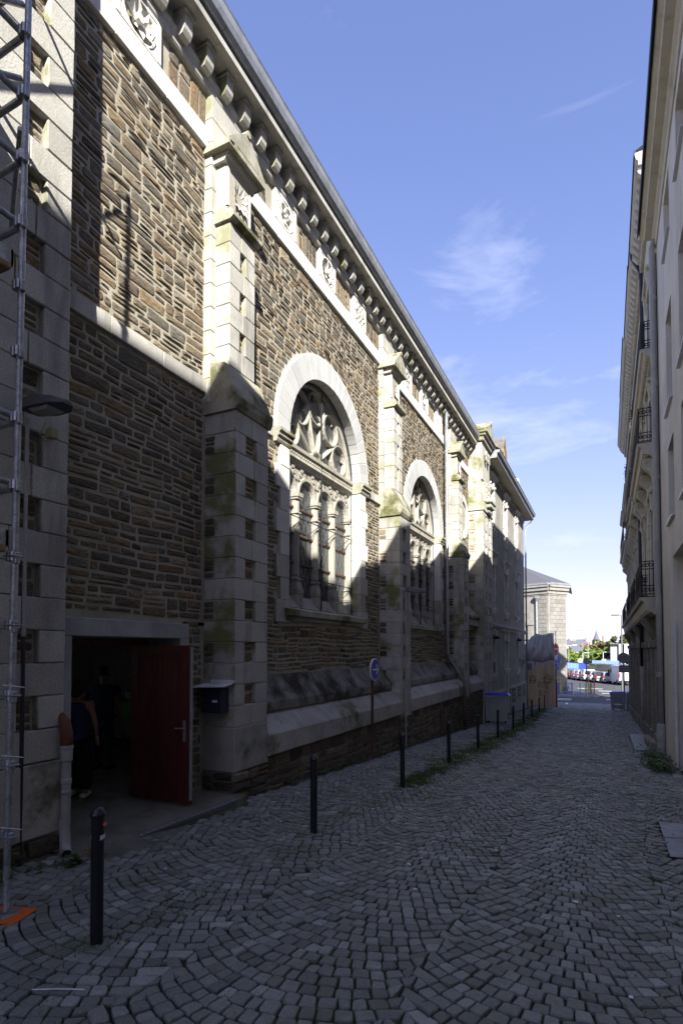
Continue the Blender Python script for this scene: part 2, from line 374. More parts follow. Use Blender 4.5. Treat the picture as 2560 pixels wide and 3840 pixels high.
# ================================================================= GROUND
def sheet(name, mat, rows, z=0, kind='structure', parent=None):
    """rows: list of (y, x0, x1)"""
    mb = MB()
    for (ya, a0, a1), (yb, b0, b1) in zip(rows[:-1], rows[1:]):
        mb.quad((a0, ya, gz(ya)+z), (a1, ya, gz(ya)+z), (b1, yb, gz(yb)+z), (b0, yb, gz(yb)+z))
    o = mb.build(name, mat, parent)
    if kind and parent is None: o['kind'] = kind
    return o
sheet('ground', M['earth'], [(y, -900, 900) for y in (-60, -20, 0, 20, 40, 44, 47, 50, 70, 150, 2500)], -.12)
street = sheet('cobbled_street', M['joint'], [(y, -5.6, 1.5) for y in [-8]+list(range(-6, 44, 2))+[44, 46.8]], -.012)
def cobbles():
    S = []
    Wc = 1.46; Rr = 1.12; pitch = .117; g = .0055; aw = math.asin(Wc/2/Rr); m = round(2*aw*Rr/.107); DB = {}
    for ci in range(-1, 6):
        xc = -5.45+Wc*(ci+.5); off = 0
        for n in range(int(-2.5/pitch), int(47.4/pitch)):
            cut = sorted([-aw, aw]+[-aw+2*aw*(i+(.5 if n % 2 else 0))/m+rng.gauss(0, .009) for i in range(0 if n % 2 else 1, m)])
            for t0, t1 in zip(cut[:-1], cut[1:]):
                if t1-t0 < .035: continue
                q = []
                for (t, up, st, sy) in ((t0, 0, 1, 1), (t1, 0, -1, 1), (t1, 1, -1, -1), (t0, 1, 1, -1)):
                    tt = t+st*g/Rr; hh = pitch*math.cos(tt)*up+sy*g; ed = abs(abs(t)-aw) < .01; x = xc+Rr*math.sin(tt)-(0 if ed else hh*math.sin(tt))
                    if ed: x += DB.setdefault((ci+(t > 0), n), U(-.05, .05))
                    y = n*pitch+off+Rr-Rr*math.cos(tt)+(pitch*up+sy*g if ed else hh*math.cos(tt))
                    a, b = .018*math.sin(1.7*y+.9*x)+.012*math.sin(4.1*x+2.2*y), .02*math.sin(1.3*x+.8*y)
                    q.append((x+a+rng.gauss(0, .0035), y+b+rng.gauss(0, .0035)))
                S.append(q)
    keep = []
    for q in S:
        cx = sum(p[0] for p in q)/4; cy = sum(p[1] for p in q)/4
        if cx < -5.0 or cx > 1.32 or cy > 46.7 or cy < -1: continue
        if cx < -4.6 and 3.85 < cy < 6.62: continue
        if cx < -4.42 and 3.85 < cy < 4.6: continue
        if .56 < cx and 6.85 < cy < 8.62: continue
        if .62 < cx and 17.3 < cy < 23.2: continue
        if cx < -4.86 and cy > 6.5: continue
        px, py, F = proj(cx, cy, gz(cy))
        if F < .3 or px < -260 or px > 2800 or py > 4100: continue
        keep.append((F, q))
    keep.sort(key=lambda k: k[0])
    vis = [k for k in keep if 0 <= proj(k[1][0][0], k[1][0][1], gz(k[1][0][1]))[0] <= 2560 and proj(k[1][0][0], k[1][0][1], gz(k[1][0][1]))[1] < 3840]
    single = set(id(k) for k in vis[:300])
    big = MB()
    def one(mb, q, near):
        cx = sum(p[0] for p in q)/4; cy = sum(p[1] for p in q)/4; tn = U(0, 1)
        if U(0, 1) < .012: tn = 1.0
        h = rng.gauss(.012, .004); tx, ty = rng.gauss(0, .028), rng.gauss(0, .028)
        if near:
            o = []
            for i in range(4):
                a, b, c = q[i-1], q[i], q[(i+1) % 4]; k = U(.05, .15)
                o += [(b[0]+(a[0]-b[0])*k, b[1]+(a[1]-b[1])*k), (b[0]+(c[0]-b[0])*k, b[1]+(c[1]-b[1])*k)]
        else: o = q
        n = len(o)
        Z = lambda x, y: gz(y)+(x-cx)*tx+(y-cy)*ty
        vs = [(x, y, gz(y)-.03) for x, y in o]
        vs += [(x, y, Z(x, y)+h-.008) for x, y in o]
        sh = .91 if near else .88
        vs += [(cx+(x-cx)*sh, cy+(y-cy)*sh, Z(x, y)+h+rng.gauss(0, .0015)) for x, y in o]
        fs = []
        for i in range(n):
            k = (i+1) % n; fs += [(i, k, n+k, n+i), (n+i, n+k, 2*n+k, 2*n+i)]
        if near:
            vs.append((cx, cy, gz(cy)+h+.003)); fs += [(2*n+i, 2*n+(i+1) % n, 3*n) for i in range(n)]
        else: fs.append(tuple(range(2*n, 3*n)))
        mb.add(vs, fs, tn)
    for k in keep:
        if id(k) in single:
            mb = MB(); one(mb, k[1], True); mb.build('cobble', M['cobble'], street)
        else: one(big, k[1], k[0] < 9)
    big.build('cobble_paving', M['cobble'], street, kind='stuff')
cobbles()
# ================================================================= CHURCH (left)
WX = -5.5
church = thing('church_building', 'long brown rubble stone church with pale buttresses, arched windows and bracketed cornice', 'church', (-5.5, 10, gz(10)), world=True)
def fw(x): return lambda u, v, d: (x+d, u+.01*math.sin(5*v+u), v+.014*math.sin(2.3*u+1.7*v)+.008*math.sin(6.1*u+v))          # frame on a wall facing +X
def fs_(y): return lambda u, v, d: (-u, y-d, v) # side face facing -Y, u = -x (u grows towards -x)
BUT = [6.6, 13.75, 20.9]                      # near faces of the buttresses
WIN = [10.68, 17.83]
ZS = 5.97
CH_S = []   # candidate stones: (frame, stone, material key)
def addst(fr, st, mat='rubble', proud=.014):
    CH_S.append((fr, st, mat, proud))
# --- mortar backing
mb = MB()
def rect(mb, x, y0, y1, z0, z1): mb.quad((x, y0, z0), (x, y1, z0), (x, y1, z1), (x, y0, z1))
Y0, Y1 = 3.8, 24.4
rect(mb, WX, Y0, 4.25, -1, 2.25); rect(mb, WX, 6.15, 7.2, -2, 2.25); rect(mb, WX, Y0, 7.2, 2.2, 10.7)
def archwall(mb, ya, yb, yc):
    r = 1.95; zs = ZS
    rect(mb, WX, ya, yc-r, -2, 11); rect(mb, WX, yc+r, yb, -2, 11); rect(mb, WX, yc-r, yc+r, -2, 2.6)
    n = 24
    for i in range(n):
        a, b = math.pi*(1-i/n), math.pi*(1-(i+1)/n)
        mb.quad((WX, yc+r*math.cos(a), zs+r*math.sin(a)), (WX, yc+r*math.cos(b), zs+r*math.sin(b)), (WX, yc+r*math.cos(b), 10.7), (WX, yc+r*math.cos(a), 10.7))
archwall(mb, 7.2, 14.25, WIN[0]); archwall(mb, 14.25, 21.4, WIN[1]); rect(mb, WX, 21.4, Y1, -2, 10.7)
wall = mb.build('wall', M['mortar'], church)
# --- free intervals of rubble on the main wall
def tooth(z): return .0 if int(z/.42) % 2 else .14
def free_main(z, a, b):
    iv = [(3.87, 24.35)]
    for y in BUT: iv = sub(iv, y-.06, y+.9)
    if z < 2.24: iv = sub(iv, 3.0, 6.22)
    for c in WIN:
        if 2.3 < z < ZS: iv = sub(iv, c-2.0-tooth(z), c+2.0+tooth(z))
        elif ZS <= z < ZS+2.17:
            w = math.sqrt(max(0, 2.19**2-(z-ZS)**2)); iv = sub(iv, c-w, c+w)
    if 5.68 < z < 5.98:
        iv = [(p, q) for p, q in iv if False]
    if z < 1.42: iv = [(p, q) for p, q in iv if q < 6.7]
    if 21.7 < 0: pass
    if 6.55 < z < 8.45: w = math.sqrt(max(0, .93**2-(z-7.5)**2)); iv = sub(iv, 23.2-w, 23.2+w)
    # side chapel door between last buttress and tower
    if z < 3.1: iv = sub(iv, 22.4, 23.5)
    return iv
for st in fill(-.3, 5.70, free_main): addst(fw(WX), st)
for st in fill(5.99, 9.53, free_main): addst(fw(WX), st)
# frieze of upright stones
PAN = [4.87, 8.54, 10.29, 12.03, 15.69, 17.44, 19.18]
for bay0, bay1 in ((3.87, 6.54), (7.5, 13.69), (14.65, 20.84), (21.8, 24.3)):
    y = bay0
    while y < bay1-.1:
        w = U(.1, .24)
        if not any(p-.12 < y < p+.72 or p-.12 < y+w < p+.72 for p in PAN):
            if U(0, 1) < .6: addst(fw(WX), (y+.01, y+w-.01, 9.9, 10.42), proud=.014)
            else:
                m = U(10.05, 10.3); addst(fw(WX), (y+.01, y+w-.01, 9.9, m-.01), proud=.014); addst(fw(WX), (y+.01, y+w-.01, m+.01, 10.42), proud=.014)
        y += w
# plinth rubble below the granite course
def free_pl(y0, y1):
    return lambda z, a, b: [(y0, y1)] if b > gz(y0)-.35 else []
mbp = MB()
for y0, y1 in ((7.4, 13.7), (14.55, 20.8), (21.7, 24.4)):
    rect(mbp, -4.95, y0, y1, gz(y1)-.3, .15)
    for st in fill(gz(y1)-.1, .13, free_pl(y0, y1), .1, .16, .18, .48):
        if st[3] > gz(st[0])-.03: addst(fw(-4.95), st, 'rubble_dark', .018)
mbp.build('plinth_backing', M['mortar_dark'], church)
# --- ashlar blocks helper
def blk(parent, x0, x1, y0, y1, z0, z1, mat='ash', b=.008, name='ashlar_block', j=.003, g=.003):
    m = MB(); m.cbox(x0, x1, y0+g, y1-g, z0+g, z1-g, b, U(0, 1), j); return m.build(name, M[mat], parent)
def tiers(part, xw, xf, y0, y1, z0, z1, niche, mat, h=.32, side_fill=True):
    """ashlar pier laid in courses, alternate courses holding a recessed rubble niche"""
    n = max(1, round((z1-z0)/h)); h = (z1-z0)/n; k = 0
    for i in range(n):
        a, b = z0+i*h, z0+(i+1)*h
        if niche and i % 2 == 1:
            na, nb = niche
            blk(part, xw, xf, y0, na, a, b, mat); blk(part, xw, xf, nb, y1, a, b, mat)
            for st in fill(a+.01, b-.01, lambda z, p, q: [(na, nb)], h*.4, h*.55, .2, .4): addst(fw(xf-.075), st, 'rubble', .015)
            if side_fill:
                for st in fill(a+.01, b-.01, lambda z, p, q: [(-xw-.2, -xw)], h*.3, h*.6, .15, .25): addst(fs_(y0-.001), st, 'rubble_dark', .006)
        else:
            m = (y0+y1)/2+U(-.06, .06); blk(part, xw, xf, y0, m, a, b, mat); blk(part, xw, xf, m, y1, a, b, mat)
def gable(m, x0, x1, y0, y1, z0, z1, za):
    m.prism([(y0, z0), (y1, z0), (y1, z1), ((y0+y1)/2, za), (y0, z1)], 'x', x0, x1)
# --- buttresses
for bi, y0 in enumerate(BUT):
    yw = .87; yc = y0+yw/2; zg = gz(y0+.9)-.25
    c = MB(); c.box(-5.6, -4.99, y0+.02, y0+yw-.02, zg, 5.6); c.box(-5.6, -5.17, y0+.09, y0+.69, 5.6, 9.4)
    bt = c.build('buttress', M['mortar'], church)
    # rubble foot, granite base block, ashlar tiers
    for st in fill(gz(y0+.9)-.1, .04, lambda z, a, b: [(y0-.03, y0+yw+.02)], .1, .15, .18, .42): addst(fw(-4.93), st, 'rubble_dark', .03)
    for st in fill(gz(y0+.9)-.1, .04, lambda z, a, b: [(4.93, 5.5)], .1, .15, .18, .42): addst(fs_(y0-.0), st, 'rubble_dark', .03)
    blk(bt, -5.55, -4.91, y0-.012, y0+yw+.012, .045, .7, 'granite', .012, j=.006)
    tiers(bt, -5.5, -4.92, y0, y0+yw, .7, 5.42, (y0+.26, y0+.54), 'ash_old')
    # weathering
    w = MB(); w.prism([(-5.5, 5.42), (-4.9, 5.42), (-4.86, 5.5), (-4.85, 5.6), (-4.9, 5.66), (-5.11, 6.16), (-5.5, 6.2)], 'y', y0-.04, y0+yw+.04)
    w.build('weathering', M['mossy'], bt)
    tiers(bt, -5.5, -5.1, y0+.06, y0+.73, 6.16, 8.4, (y0+.33, y0+.47), 'ash', side_fill=False)
    w = MB(); w.prism([(-5.5, 8.4), (-5.06, 8.4), (-5.0, 8.44), (-5.0, 8.5), (-5.2, 8.62), (-5.5, 8.62)], 'y', y0+.02, y0+.78); w.build('ledge', M['mossy'], bt)
    blk(bt, -5.5, -5.2, y0+.06, y0+.71, 8.62, 9.33, 'ash', .01)
    # carved leaf panel on the upper block
    cv = MB(); zc = 8.97; pc = y0+.385
    for s1 in (-1, 1):
        for s2 in (-1, 1):
            for a in range(3):
                t = R(45*s1*s2*0+[20, 45, 70][a]); l = [.2, .24, .2][a]; dy, dz = s1*math.cos(t)*l, s2*math.sin(t)*l*1.15
                cv.add([(-5.195, pc+s1*.03, zc+s2*.03), (-5.14, pc+dy*.6-dz*.22, zc+dz*.6+dy*.22), (-5.12, pc+dy, zc+dz), (-5.14, pc+dy*.6+dz*.22, zc+dz*.6-dy*.22), (-5.165, pc+dy*.55, zc+dz*.55)],
                       [(0, 1, 4), (1, 2, 4), (2, 3, 4), (3, 0, 4), (0, 3, 2, 1)])
    cv.box(-5.2, -5.16, pc-.3, pc-.26, 8.66, 9.28); cv.box(-5.2, -5.16, pc+.26, pc+.3, 8.66, 9.28); cv.box(-5.2, -5.16, pc-.3, pc+.3, 8.65, 8.69)
    o = cv.build('carved_panel', M['ash_white'], bt); orient(o.data)
    # cornice and little gable
    w = MB(); w.prism([(-5.5, 9.33), (-5.17, 9.33), (-5.14, 9.38), (-5.1, 9.4), (-5.08, 9.45), (-5.5, 9.46)], 'y', y0+.0, y0+.77); w.build('moulding', M['ash'], bt)
    w = MB(); yy0, yy1 = y0-.1, y0+.87; yc2 = (yy0+yy1)/2
    w.prism([(yy0, 9.46), (yy1, 9.46), (yy1, 9.56), (yc2+.02, 9.97), (yc2-.02, 9.97), (yy0, 9.56)], 'x', -5.5, -5.06)
    w.prism([(yy0, 9.46), (yy1, 9.46), (yy1, 9.565), (yc2, 10.0), (yy0, 9.565), (yy0+.001, 9.53), (yy0+.12, 9.53), (yc2, 9.9), (yy1-.12, 9.53), (yy1-.12, 9.528), (yy0, 9.528)][:5], 'x', -5.0, -5.062)
    w.prism([(yy0+.2, 9.55), (yy1-.2, 9.55), (yc2, 9.82)], 'x', -4.995, -5.02)
    w.tube([(-5.5, yc2, 9.97), (-4.98, yc2, 9.97)], .055, 8); w.tube([(-5.5, yy0+.05, 9.55), (-4.98, yy0+.05, 9.55)], .05, 6)
    w.build('gable_cap', M['lichen'], bt)
    # flat strip behind the buttress
    ls = MB()
    for i in range(13):
        a, b = 5.6+i*.37, 5.6+(i+1)*.37; ls.cbox(-5.6, -5.37, y0-.05+.004, y0+.88, a+.003, min(b, 10.44)-.003, .008, U(0, 1), .002)
    ls.build('backing_strip', M['ash'], bt)
# --- entrance pier at the left
pier = MB().box(-5.9, -5.08, -3, 3.84, -.6, 11).build('corner_pier', M['mortar'], church)
z = .74; i = 0
blk(pier, -5.55, -4.985, 2.6, 3.875, .02, .735, 'granite', .012); blk(pier, -5.55, -4.985, 1.2, 2.6, .02, .735, 'granite', .012)
while z < 10.6:
    a, b = z, z+.323
    if i % 2:
        blk(pier, -5.55, -5.0, 3.57, 3.865, a, b, 'ash_old', .01, j=.004); blk(pier, -5.2, -5.0, 2.75, 3.36, a, b, 'ash_old'); blk(pier, -5.2, -5.0, 1.7, 2.3, a, b, 'ash_old')
        for st in fill(a+.008, b-.008, lambda q, p, r: [(3.37, 3.56), (2.31, 2.74)], .1, .17, .18, .4): addst(fw(-5.085), st, 'rubble', .015)
    else:
        m = 3.3+U(-.05, .2); blk(pier, -5.55, -5.0, m, 3.865, a, b, 'ash_old', .01, j=.004); blk(pier, -5.2, -5.0, 2.55, m, a, b, 'ash_old'); blk(pier, -5.2, -5.0, 1.7, 2.55, a, b, 'ash_old')
    z += .323; i += 1
for st in fill(gz(3.9)-.1, .01, lambda q, a, b: [(1.5, 3.87)], .09, .14, .2, .45): addst(fw(-5.0), st, 'rubble_dark', .02)
# --- string courses, plinth courses
for y0, y1 in ((3.87, 6.55), (7.48, 8.42), (12.92, 13.7), (14.63, 15.57), (20.07, 20.85), (21.78, 24.3)):
    n = max(1, round((y1-y0)/.95))
    for i in range(n): blk(church, -5.52, -5.44, y0+(y1-y0)*i/n, y0+(y1-y0)*(i+1)/n, 5.73, 5.955, 'ash', name='string_block')
for y0, y1 in ((3.87, 6.55), (7.5, 13.69), (14.65, 20.84), (21.8, 24.3)):
    n = max(1, round((y1-y0)/1.05))
    for i in range(n): blk(church, -5.52, -5.43, y0+(y1-y0)*i/n, y0+(y1-y0)*(i+1)/n, 9.55, 9.87, 'ash_white', name='band_block')
for y0, y1 in ((7.47, 13.76), (14.62, 20.9), (21.77, 24.4)):
    n = max(1, round((y1-y0)/1.25)); e = [y0+(y1-y0)*(i+(U(-.12, .12) if 0 < i < n else 0))/n for i in range(n+1)]
    for p, q in zip(e[:-1], e[1:]):
        m = MB(); m.tint = U(0, 1); m.prism([(-5.6, .145), (-4.885, .145), (-4.87, .16), (-4.87, .47), (-4.885, .495), (-5.2, .775), (-5.6, .78)], 'y', p+.004, q-.004); m.build('plinth_block', M['granite'], church)
    n = max(1, round((y1-y0)/1.6)); e = [y0+(y1-y0)*(i+(U(-.12, .12) if 0 < i < n else 0))/n for i in range(n+1)]
    for p, q in zip(e[:-1], e[1:]):
        m = MB(); m.prism([(-5.6, .79), (-5.16, .79), (-5.15, .8), (-5.15, .95), (-5.165, .975), (-5.27, 1.09), (-5.37, 1.23), (-5.44, 1.39), (-5.6, 1.42)], 'y', p+.003, q-.003); m.build('sloping_block', M['moss_slope'], church)
# --- frieze panels
def panel(y0, kind):
    pp_ = MB(); pp_.cbox(-5.54, -5.43, y0-.1, y0-.02, 9.88, 10.46, .008); pp_.cbox(-5.54, -5.43, y0+.6, y0+.68, 9.88, 10.46, .008); pp_.box(-5.54, -5.432, y0-.021, y0+.601, 9.88, 9.91); pp_.box(-5.54, -5.432, y0-.021, y0+.601, 10.41, 10.46)
    p = pp_.build('frieze_panel', M['ash_white'], church); MB().box(-5.56, -5.51, y0-.05, y0+.63, 9.89, 10.45).build('panel_shade_backing', M['glass'], p)  # dark plate stands in for the shade behind the openwork
    c = MB(); yc, zc = y0+.29, 10.16; x0, x1 = -5.5, -5.43
    for (ya, za) in ((y0-.02, 9.91), (y0+.6, 9.91), (y0-.02, 10.41), (y0+.6, 10.41)): c.prism([(ya, za), (ya+(.2 if ya < yc else -.2), za), (ya, za+(.17 if za < zc else -.17))], 'x', x0, x1-.01)
    if kind == 0:
        for a in range(4):
            t = R(45+90*a); c.ring((yc+.13*math.cos(t), zc+.13*math.sin(t)), .085, .12, x0, x1, n=14)
        c.ring((yc, zc), .25, .285, x0, x1, n=24); c.ring((yc, zc), .05, .085, x0, x1, n=10)
    elif kind == 1:
        for a in range(8):
            t = R(45*a+10); l = .26; dy, dz = math.cos(t)*l, math.sin(t)*l
            c.add([(x0, yc, zc), (x1, yc+dy*.6-dz*.25, zc+dz*.6+dy*.25), (x1+.02, yc+dy, zc+dz), (x1, yc+dy*.6+dz*.25, zc+dz*.6-dy*.25), (x0+.01, yc+dy*.5, zc+dz*.5)], [(0, 1, 4), (1, 2, 4), (2, 3, 4), (3, 0, 4)])
        c.ring((yc, zc), .27, .29, x0, x1, n=20); c.ring((yc, zc), .0, .06, x0, x1+.02, n=8)
    else:
        for s in (-.16, 0, .16):
            c.tube([(x1-.02, yc+s-.12, 9.92), (x1, yc+s+.12, 10.16), (x1-.02, yc+s-.12, 10.4)], .022, 6); c.tube([(x1-.02, yc+s+.12, 9.92), (x1, yc+s-.12, 10.16), (x1-.02, yc+s+.12, 10.4)], .022, 6)
        c.ring((yc, zc), .25, .28, x0, x1-.01, n=20)
    c.build('carving', M['ash_white'], p)
for i, y in enumerate(PAN): panel(y, [1, 0, 1, 2, 0, 1, 2][i])
# --- architrave, modillions, cornice, gutter
e = [3.0+1.35*i for i in range(17)]; e[-1] = 24.4
for p, q in zip(e[:-1], e[1:]):
    m = MB(); m.tint = U(0, 1); m.prism([(-5.6, 10.46), (-5.43, 10.46), (-5.41, 10.49), (-5.41, 10.6), (-5.385, 10.63), (-5.385, 10.69), (-5.44, 10.71), (-5.6, 10.71)], 'y', p+.003, q-.003); m.build('architrave_block', M['ash'], church)
    m = MB(); m.tint = U(0, 1); m.prism([(-5.6, 10.712), (-5.46, 10.712), (-5.46, 10.93), (-5.6, 10.93)], 'y', p+.003, q-.003); m.build('bed_block', M['ash_old'], church)
mod = MB(); mod.prism([(-5.46, 10.62), (-5.36, 10.575), (-5.3, 10.59), (-5.265, 10.65), (-5.255, 10.72), (-5.255, 10.9), (-5.46, 10.9)], 'y', -.082, .082)
mod.prism([(-5.46, 10.875), (-5.225, 10.875), (-5.225, 10.925), (-5.46, 10.925)], 'y', -.105, .105)
mo = mod.build('modillion', M['ash_old'], church); bl = mo.location.copy(); y = 3.5; first = True
while y < 24.2:
    o = mo if first else mo.copy()
    if not first: COL.link(o)
    o.location = bl+Vector((0, y, 0)); first = False; y += .478
cn_ = MB(); e = [2.0+1.1*i for i in range(21)]; e[-1] = 24.3
for p, q in zip(e[:-1], e[1:]):
    cn_ = MB(); cn_.tint = U(0, 1); cn_.prism([(-5.6, 10.932), (-5.14, 10.932), (-5.09, 10.92), (-5.08, 10.93), (-5.08, 11.04), (-5.11, 11.06), (-5.11, 11.09), (-5.6, 11.1)], 'y', p+.002, q-.002)
    cn_.build('cornice_block', M['ash'], church)
e = [2.0+2.2*i for i in range(11)]; e[-1] = 24.25
for p, q in zip(e[:-1], e[1:]):
    gt = MB(); gt.prism([(-5.13, 11.095), (-5.03, 11.1), (-4.98, 11.15), (-4.95, 11.24), (-4.94, 11.34), (-4.925, 11.37), (-4.96, 11.39), (-5.0, 11.24), (-5.13, 11.17)], 'y', p+.004, q-.004)
    gt.build('gutter', M['zinc'], church)
rf = MB(); rf.quad((-5.0, 2, 11.3), (-5.0, 24.2, 11.3), (-13, 24.2, 15.2), (-13, 2, 15.2)); rf.quad((-13, 2, 15.2), (-13, 24.2, 15.2), (-13, 24.2, 3), (-13, 2, 3))  # rear sheet stops high so sky light reaches the hall opening
rf.quad((-5.0, 1.9, 11.6), (-13, 1.9, 15.2), (-13, 1.9, -2), (-5.0, 1.9, -2)); rf.build('roof', M['slate'], church)
# --- windows
M['tracery'] = pm('weathered tracery stone', (.4,.375,.31), (.3,.28,.23), ns=4, bs=45, bump=.2, amp=.2, streak=.4)
def window(yc, full=True):
    r = 1.675; s = MB(); X0, X1 = -5.88, -5.75
    # half rose
    s.ring((yc, ZS), r-.1, r+.03, X0, X1+.03, 0, 180, 40, bev=.02)
    c, q = 1.19, .385
    for a in (18, 54, 90, 126, 162):
        cy, cz = yc+c*math.cos(R(a)), ZS+.04+c*math.sin(R(a))
        s.ring((cy, cz), q-.06, q, X0, X1, n=22, bev=.05)
        for k in range(3):
            t = R(a+180+120*k+60); u, v = math.cos(t), math.sin(t); b = q-.05
            s.add([(X0+.06, cy+u*b-v*.07, cz+v*b+u*.07), (X0+.06, cy+u*b+v*.07, cz+v*b-u*.07), (X0+.06, cy+u*.14, cz+v*.14),
                   (X1-.05, cy+u*b-v*.07, cz+v*b+u*.07), (X1-.05, cy+u*b+v*.07, cz+v*b-u*.07), (X1-.07, cy+u*.15, cz+v*.15)], [(3, 4, 5), (0, 2, 1), (0, 1, 4, 3), (1, 2, 5, 4), (2, 0, 3, 5)])
    s.ring((yc, ZS), .2, .3, X0, X1+.01, 0, 180, 14, bev=.05)
    for a in (0, 36, 72, 108, 144, 180):
        t = R(a); u, v = math.cos(t), math.sin(t); r0, r1 = .27, 1.25 if a not in (0, 180) else 1.6; w0, w1 = .025, .06
        if a in (0, 180): continue
        s.add([(X0, yc+u*r0-v*w0, ZS+v*r0+u*w0), (X0, yc+u*r0+v*w0, ZS+v*r0-u*w0), (X0, yc+u*r1+v*w1, ZS+v*r1-u*w1), (X0, yc+u*r1-v*w1, ZS+v*r1+u*w1),
               (X1-.05, yc+u*r0-v*w0, ZS+v*r0+u*w0), (X1-.05, yc+u*r0+v*w0, ZS+v*r0-u*w0), (X1-.05, yc+u*r1+v*w1, ZS+v*r1-u*w1), (X1-.05, yc+u*r1-v*w1, ZS+v*r1+u*w1),
               (X1, yc+u*r0, ZS+v*r0), (X1, yc+u*r1, ZS+v*r1)],
              [(0, 1, 2, 3), (0, 4, 5, 1), (1, 5, 6, 2), (2, 6, 7, 3), (3, 7, 4, 0), (4, 8, 5), (5, 8, 9, 6), (6, 9, 7), (7, 9, 8, 4)])
    # spandrel arches of the four lights
    lw = 2*r/4
    for k in range(4):
        cy = yc-r+lw*(k+.5); s.ring((cy, 5.1), lw/2-.1, lw/2+.01, X0, X1, 0, 180, 14, bev=.05)
        for sg in (-1, 1):
            s.add([(X1-.03, cy+sg*lw/2, 5.1), (X1-.03, cy+sg*lw/2, 5.72), (X1-.03, cy+sg*.02, 5.72), (X1-.03, cy+sg*.02, 5.1+lw/2), (X1-.03, cy+sg*lw*.36, 5.1+lw*.34)], [(0, 1, 2, 3, 4)])
        for sg in (-1, 1):
            for t in range(3): s.ring((cy+sg*lw*(.42-.07*t), 5.42+.1*t), .015, .05, X1-.04, X1+.0, n=8)
    wp = s.build('window', M['tracery'], church); orient(wp.data)
    # transom with bead mouldings
    t = MB(); t.prism([(-5.98, 5.68), (-5.72, 5.68), (-5.70, 5.72), (-5.66, 5.75), (-5.66, 5.8), (-5.69, 5.83), (-5.69, 5.88), (-5.63, 5.92), (-5.62, 5.99), (-5.98, 6.0)], 'y', yc-r, yc+r)
    for i in range(34):
        y = yc-r+(i+.5)*2*r/34; t.box(-5.69, -5.665, y-.028, y+.028, 5.835, 5.875)
    t.build('transom', M['tracery'], wp)
    # mullions: shaft, rings, capital, base
    for k in range(5):
        cy = yc-r+lw*k; hw = .066 if 0 < k < 4 else .045
        m = MB(); x0, x1 = -5.88, -5.735
        m.prism([(cy-hw*1.0, x0), (cy+hw, x0), (cy+hw, x1-.06), (cy+hw*.5, x1), (cy-hw*.5, x1), (cy-hw, x1-.06)], 'z', 3.3, 4.98)
        m.v = [(p[1], p[0], p[2]) for p in m.v]; m.f = [f[::-1] for f in m.f]
        for (z0, z1, e) in ((4.66, 4.7, .022), (4.96, 5.0, .03), (5.0, 5.1, .05), (3.28, 3.33, .03), (3.0, 3.06, .06), (2.75, 3.0, .05)): m.cbox(x0, x1+e, cy-hw-e, cy+hw+e, z0, z1, .012)
        m.add([(x0, cy-hw-.06, 3.06), (x1+.06, cy-hw-.06, 3.06), (x1+.06, cy+hw+.06, 3.06), (x0, cy+hw+.06, 3.06), (x0, cy-hw, 3.28), (x1, cy-hw, 3.28), (x1, cy+hw, 3.28), (x0, cy+hw, 3.28)], [(0, 1, 5, 4), (1, 2, 6, 5), (2, 3, 7, 6)])
        m.build('mullion', M['tracery'], wp)
    sl = MB()
    for k in range(4):
        ya, yb = yc-r+lw*k+.03, yc-r+lw*(k+1)-.03; sl.prism([(-5.9, 2.62), (-5.64, 2.62), (-5.64, 2.66), (-5.83, 2.95), (-5.9, 2.95)], 'y', ya, yb)
    sl.build('sloping_sill', M['ash_old'], wp)
    # glass and leads
    g = MB(); g.box(-5.9, -5.86, yc-r, yc+r, 2.7, ZS); pts = [(yc+r*math.cos(R(a)), ZS+r*math.sin(R(a))) for a in range(0, 181, 6)]; g.prism(pts, 'x', -5.9, -5.86); g.build('glass', M['glass'], wp)
    ld = MB()
    for k in range(4):
        ya, yb = yc-r+lw*k+.08, yc-r+lw*(k+1)-.08; wv = yb-ya; st = .17
        for sg in (-1, 1):
            z = 2.7-wv
            while z < 5.3:
                z0, z1 = z, z+wv*1.9; y0_, y1_ = (ya, yb) if sg > 0 else (yb, ya)
                if z0 < 2.75: f = (2.75-z0)/(z1-z0); y0_ = y0_+(y1_-y0_)*f; z0 = 2.75
                if z1 > 5.2: f = (5.2-z0)/(z1-z0); y1_ = y0_+(y1_-y0_)*f; z1 = 5.2
                if z1 > z0: ld.add([(-5.853, y0_, z0-.009), (-5.853, y0_, z0+.009), (-5.853, y1_, z1+.009), (-5.853, y1_, z1-.009)], [(0, 1, 2, 3) if sg < 0 else (3, 2, 1, 0)])
                z += st*2.1
    o = ld.build('lead_lattice', M['lead'], wp, kind='stuff')
    for k in range(4):
        ya, yb = yc-r+lw*k+.06, yc-r+lw*(k+1)-.06
        for z in (3.62, 4.22, 4.78): MB().cbox(-5.85, -5.815, ya, yb, z, z+.05, .006).build('saddle_bar', M['rust'], wp)
    # wire guard and its frame
    bar = lambda a, b, rr=.012: MB().tube([a, b], rr, 6).build('guard_bar', M['iron'], wp)
    xg = -5.67
    bar((xg, yc-r+.03, 2.68), (xg, yc-r+.03, ZS)); bar((xg, yc+r-.03, 2.68), (xg, yc+r-.03, ZS)); bar((xg, yc+.06, 2.68), (xg, yc+.06, 7.55), .016); bar((xg, yc-r, 2.69), (xg, yc+r, 2.69), .014)
    for z in (3.35, 4.55): bar((xg, yc-r, z), (xg, yc+r, z), .01)
    MB().ring((yc, ZS), r-.035, r-.012, xg-.012, xg+.012, 0, 180, 36).build('guard_arch', M['iron'], wp)
    for y in (yc-1.1, yc-.35, yc+.45, yc+1.2): bar((-5.76, y-.02, 4.3), (xg, y+.3, 4.55), .008)
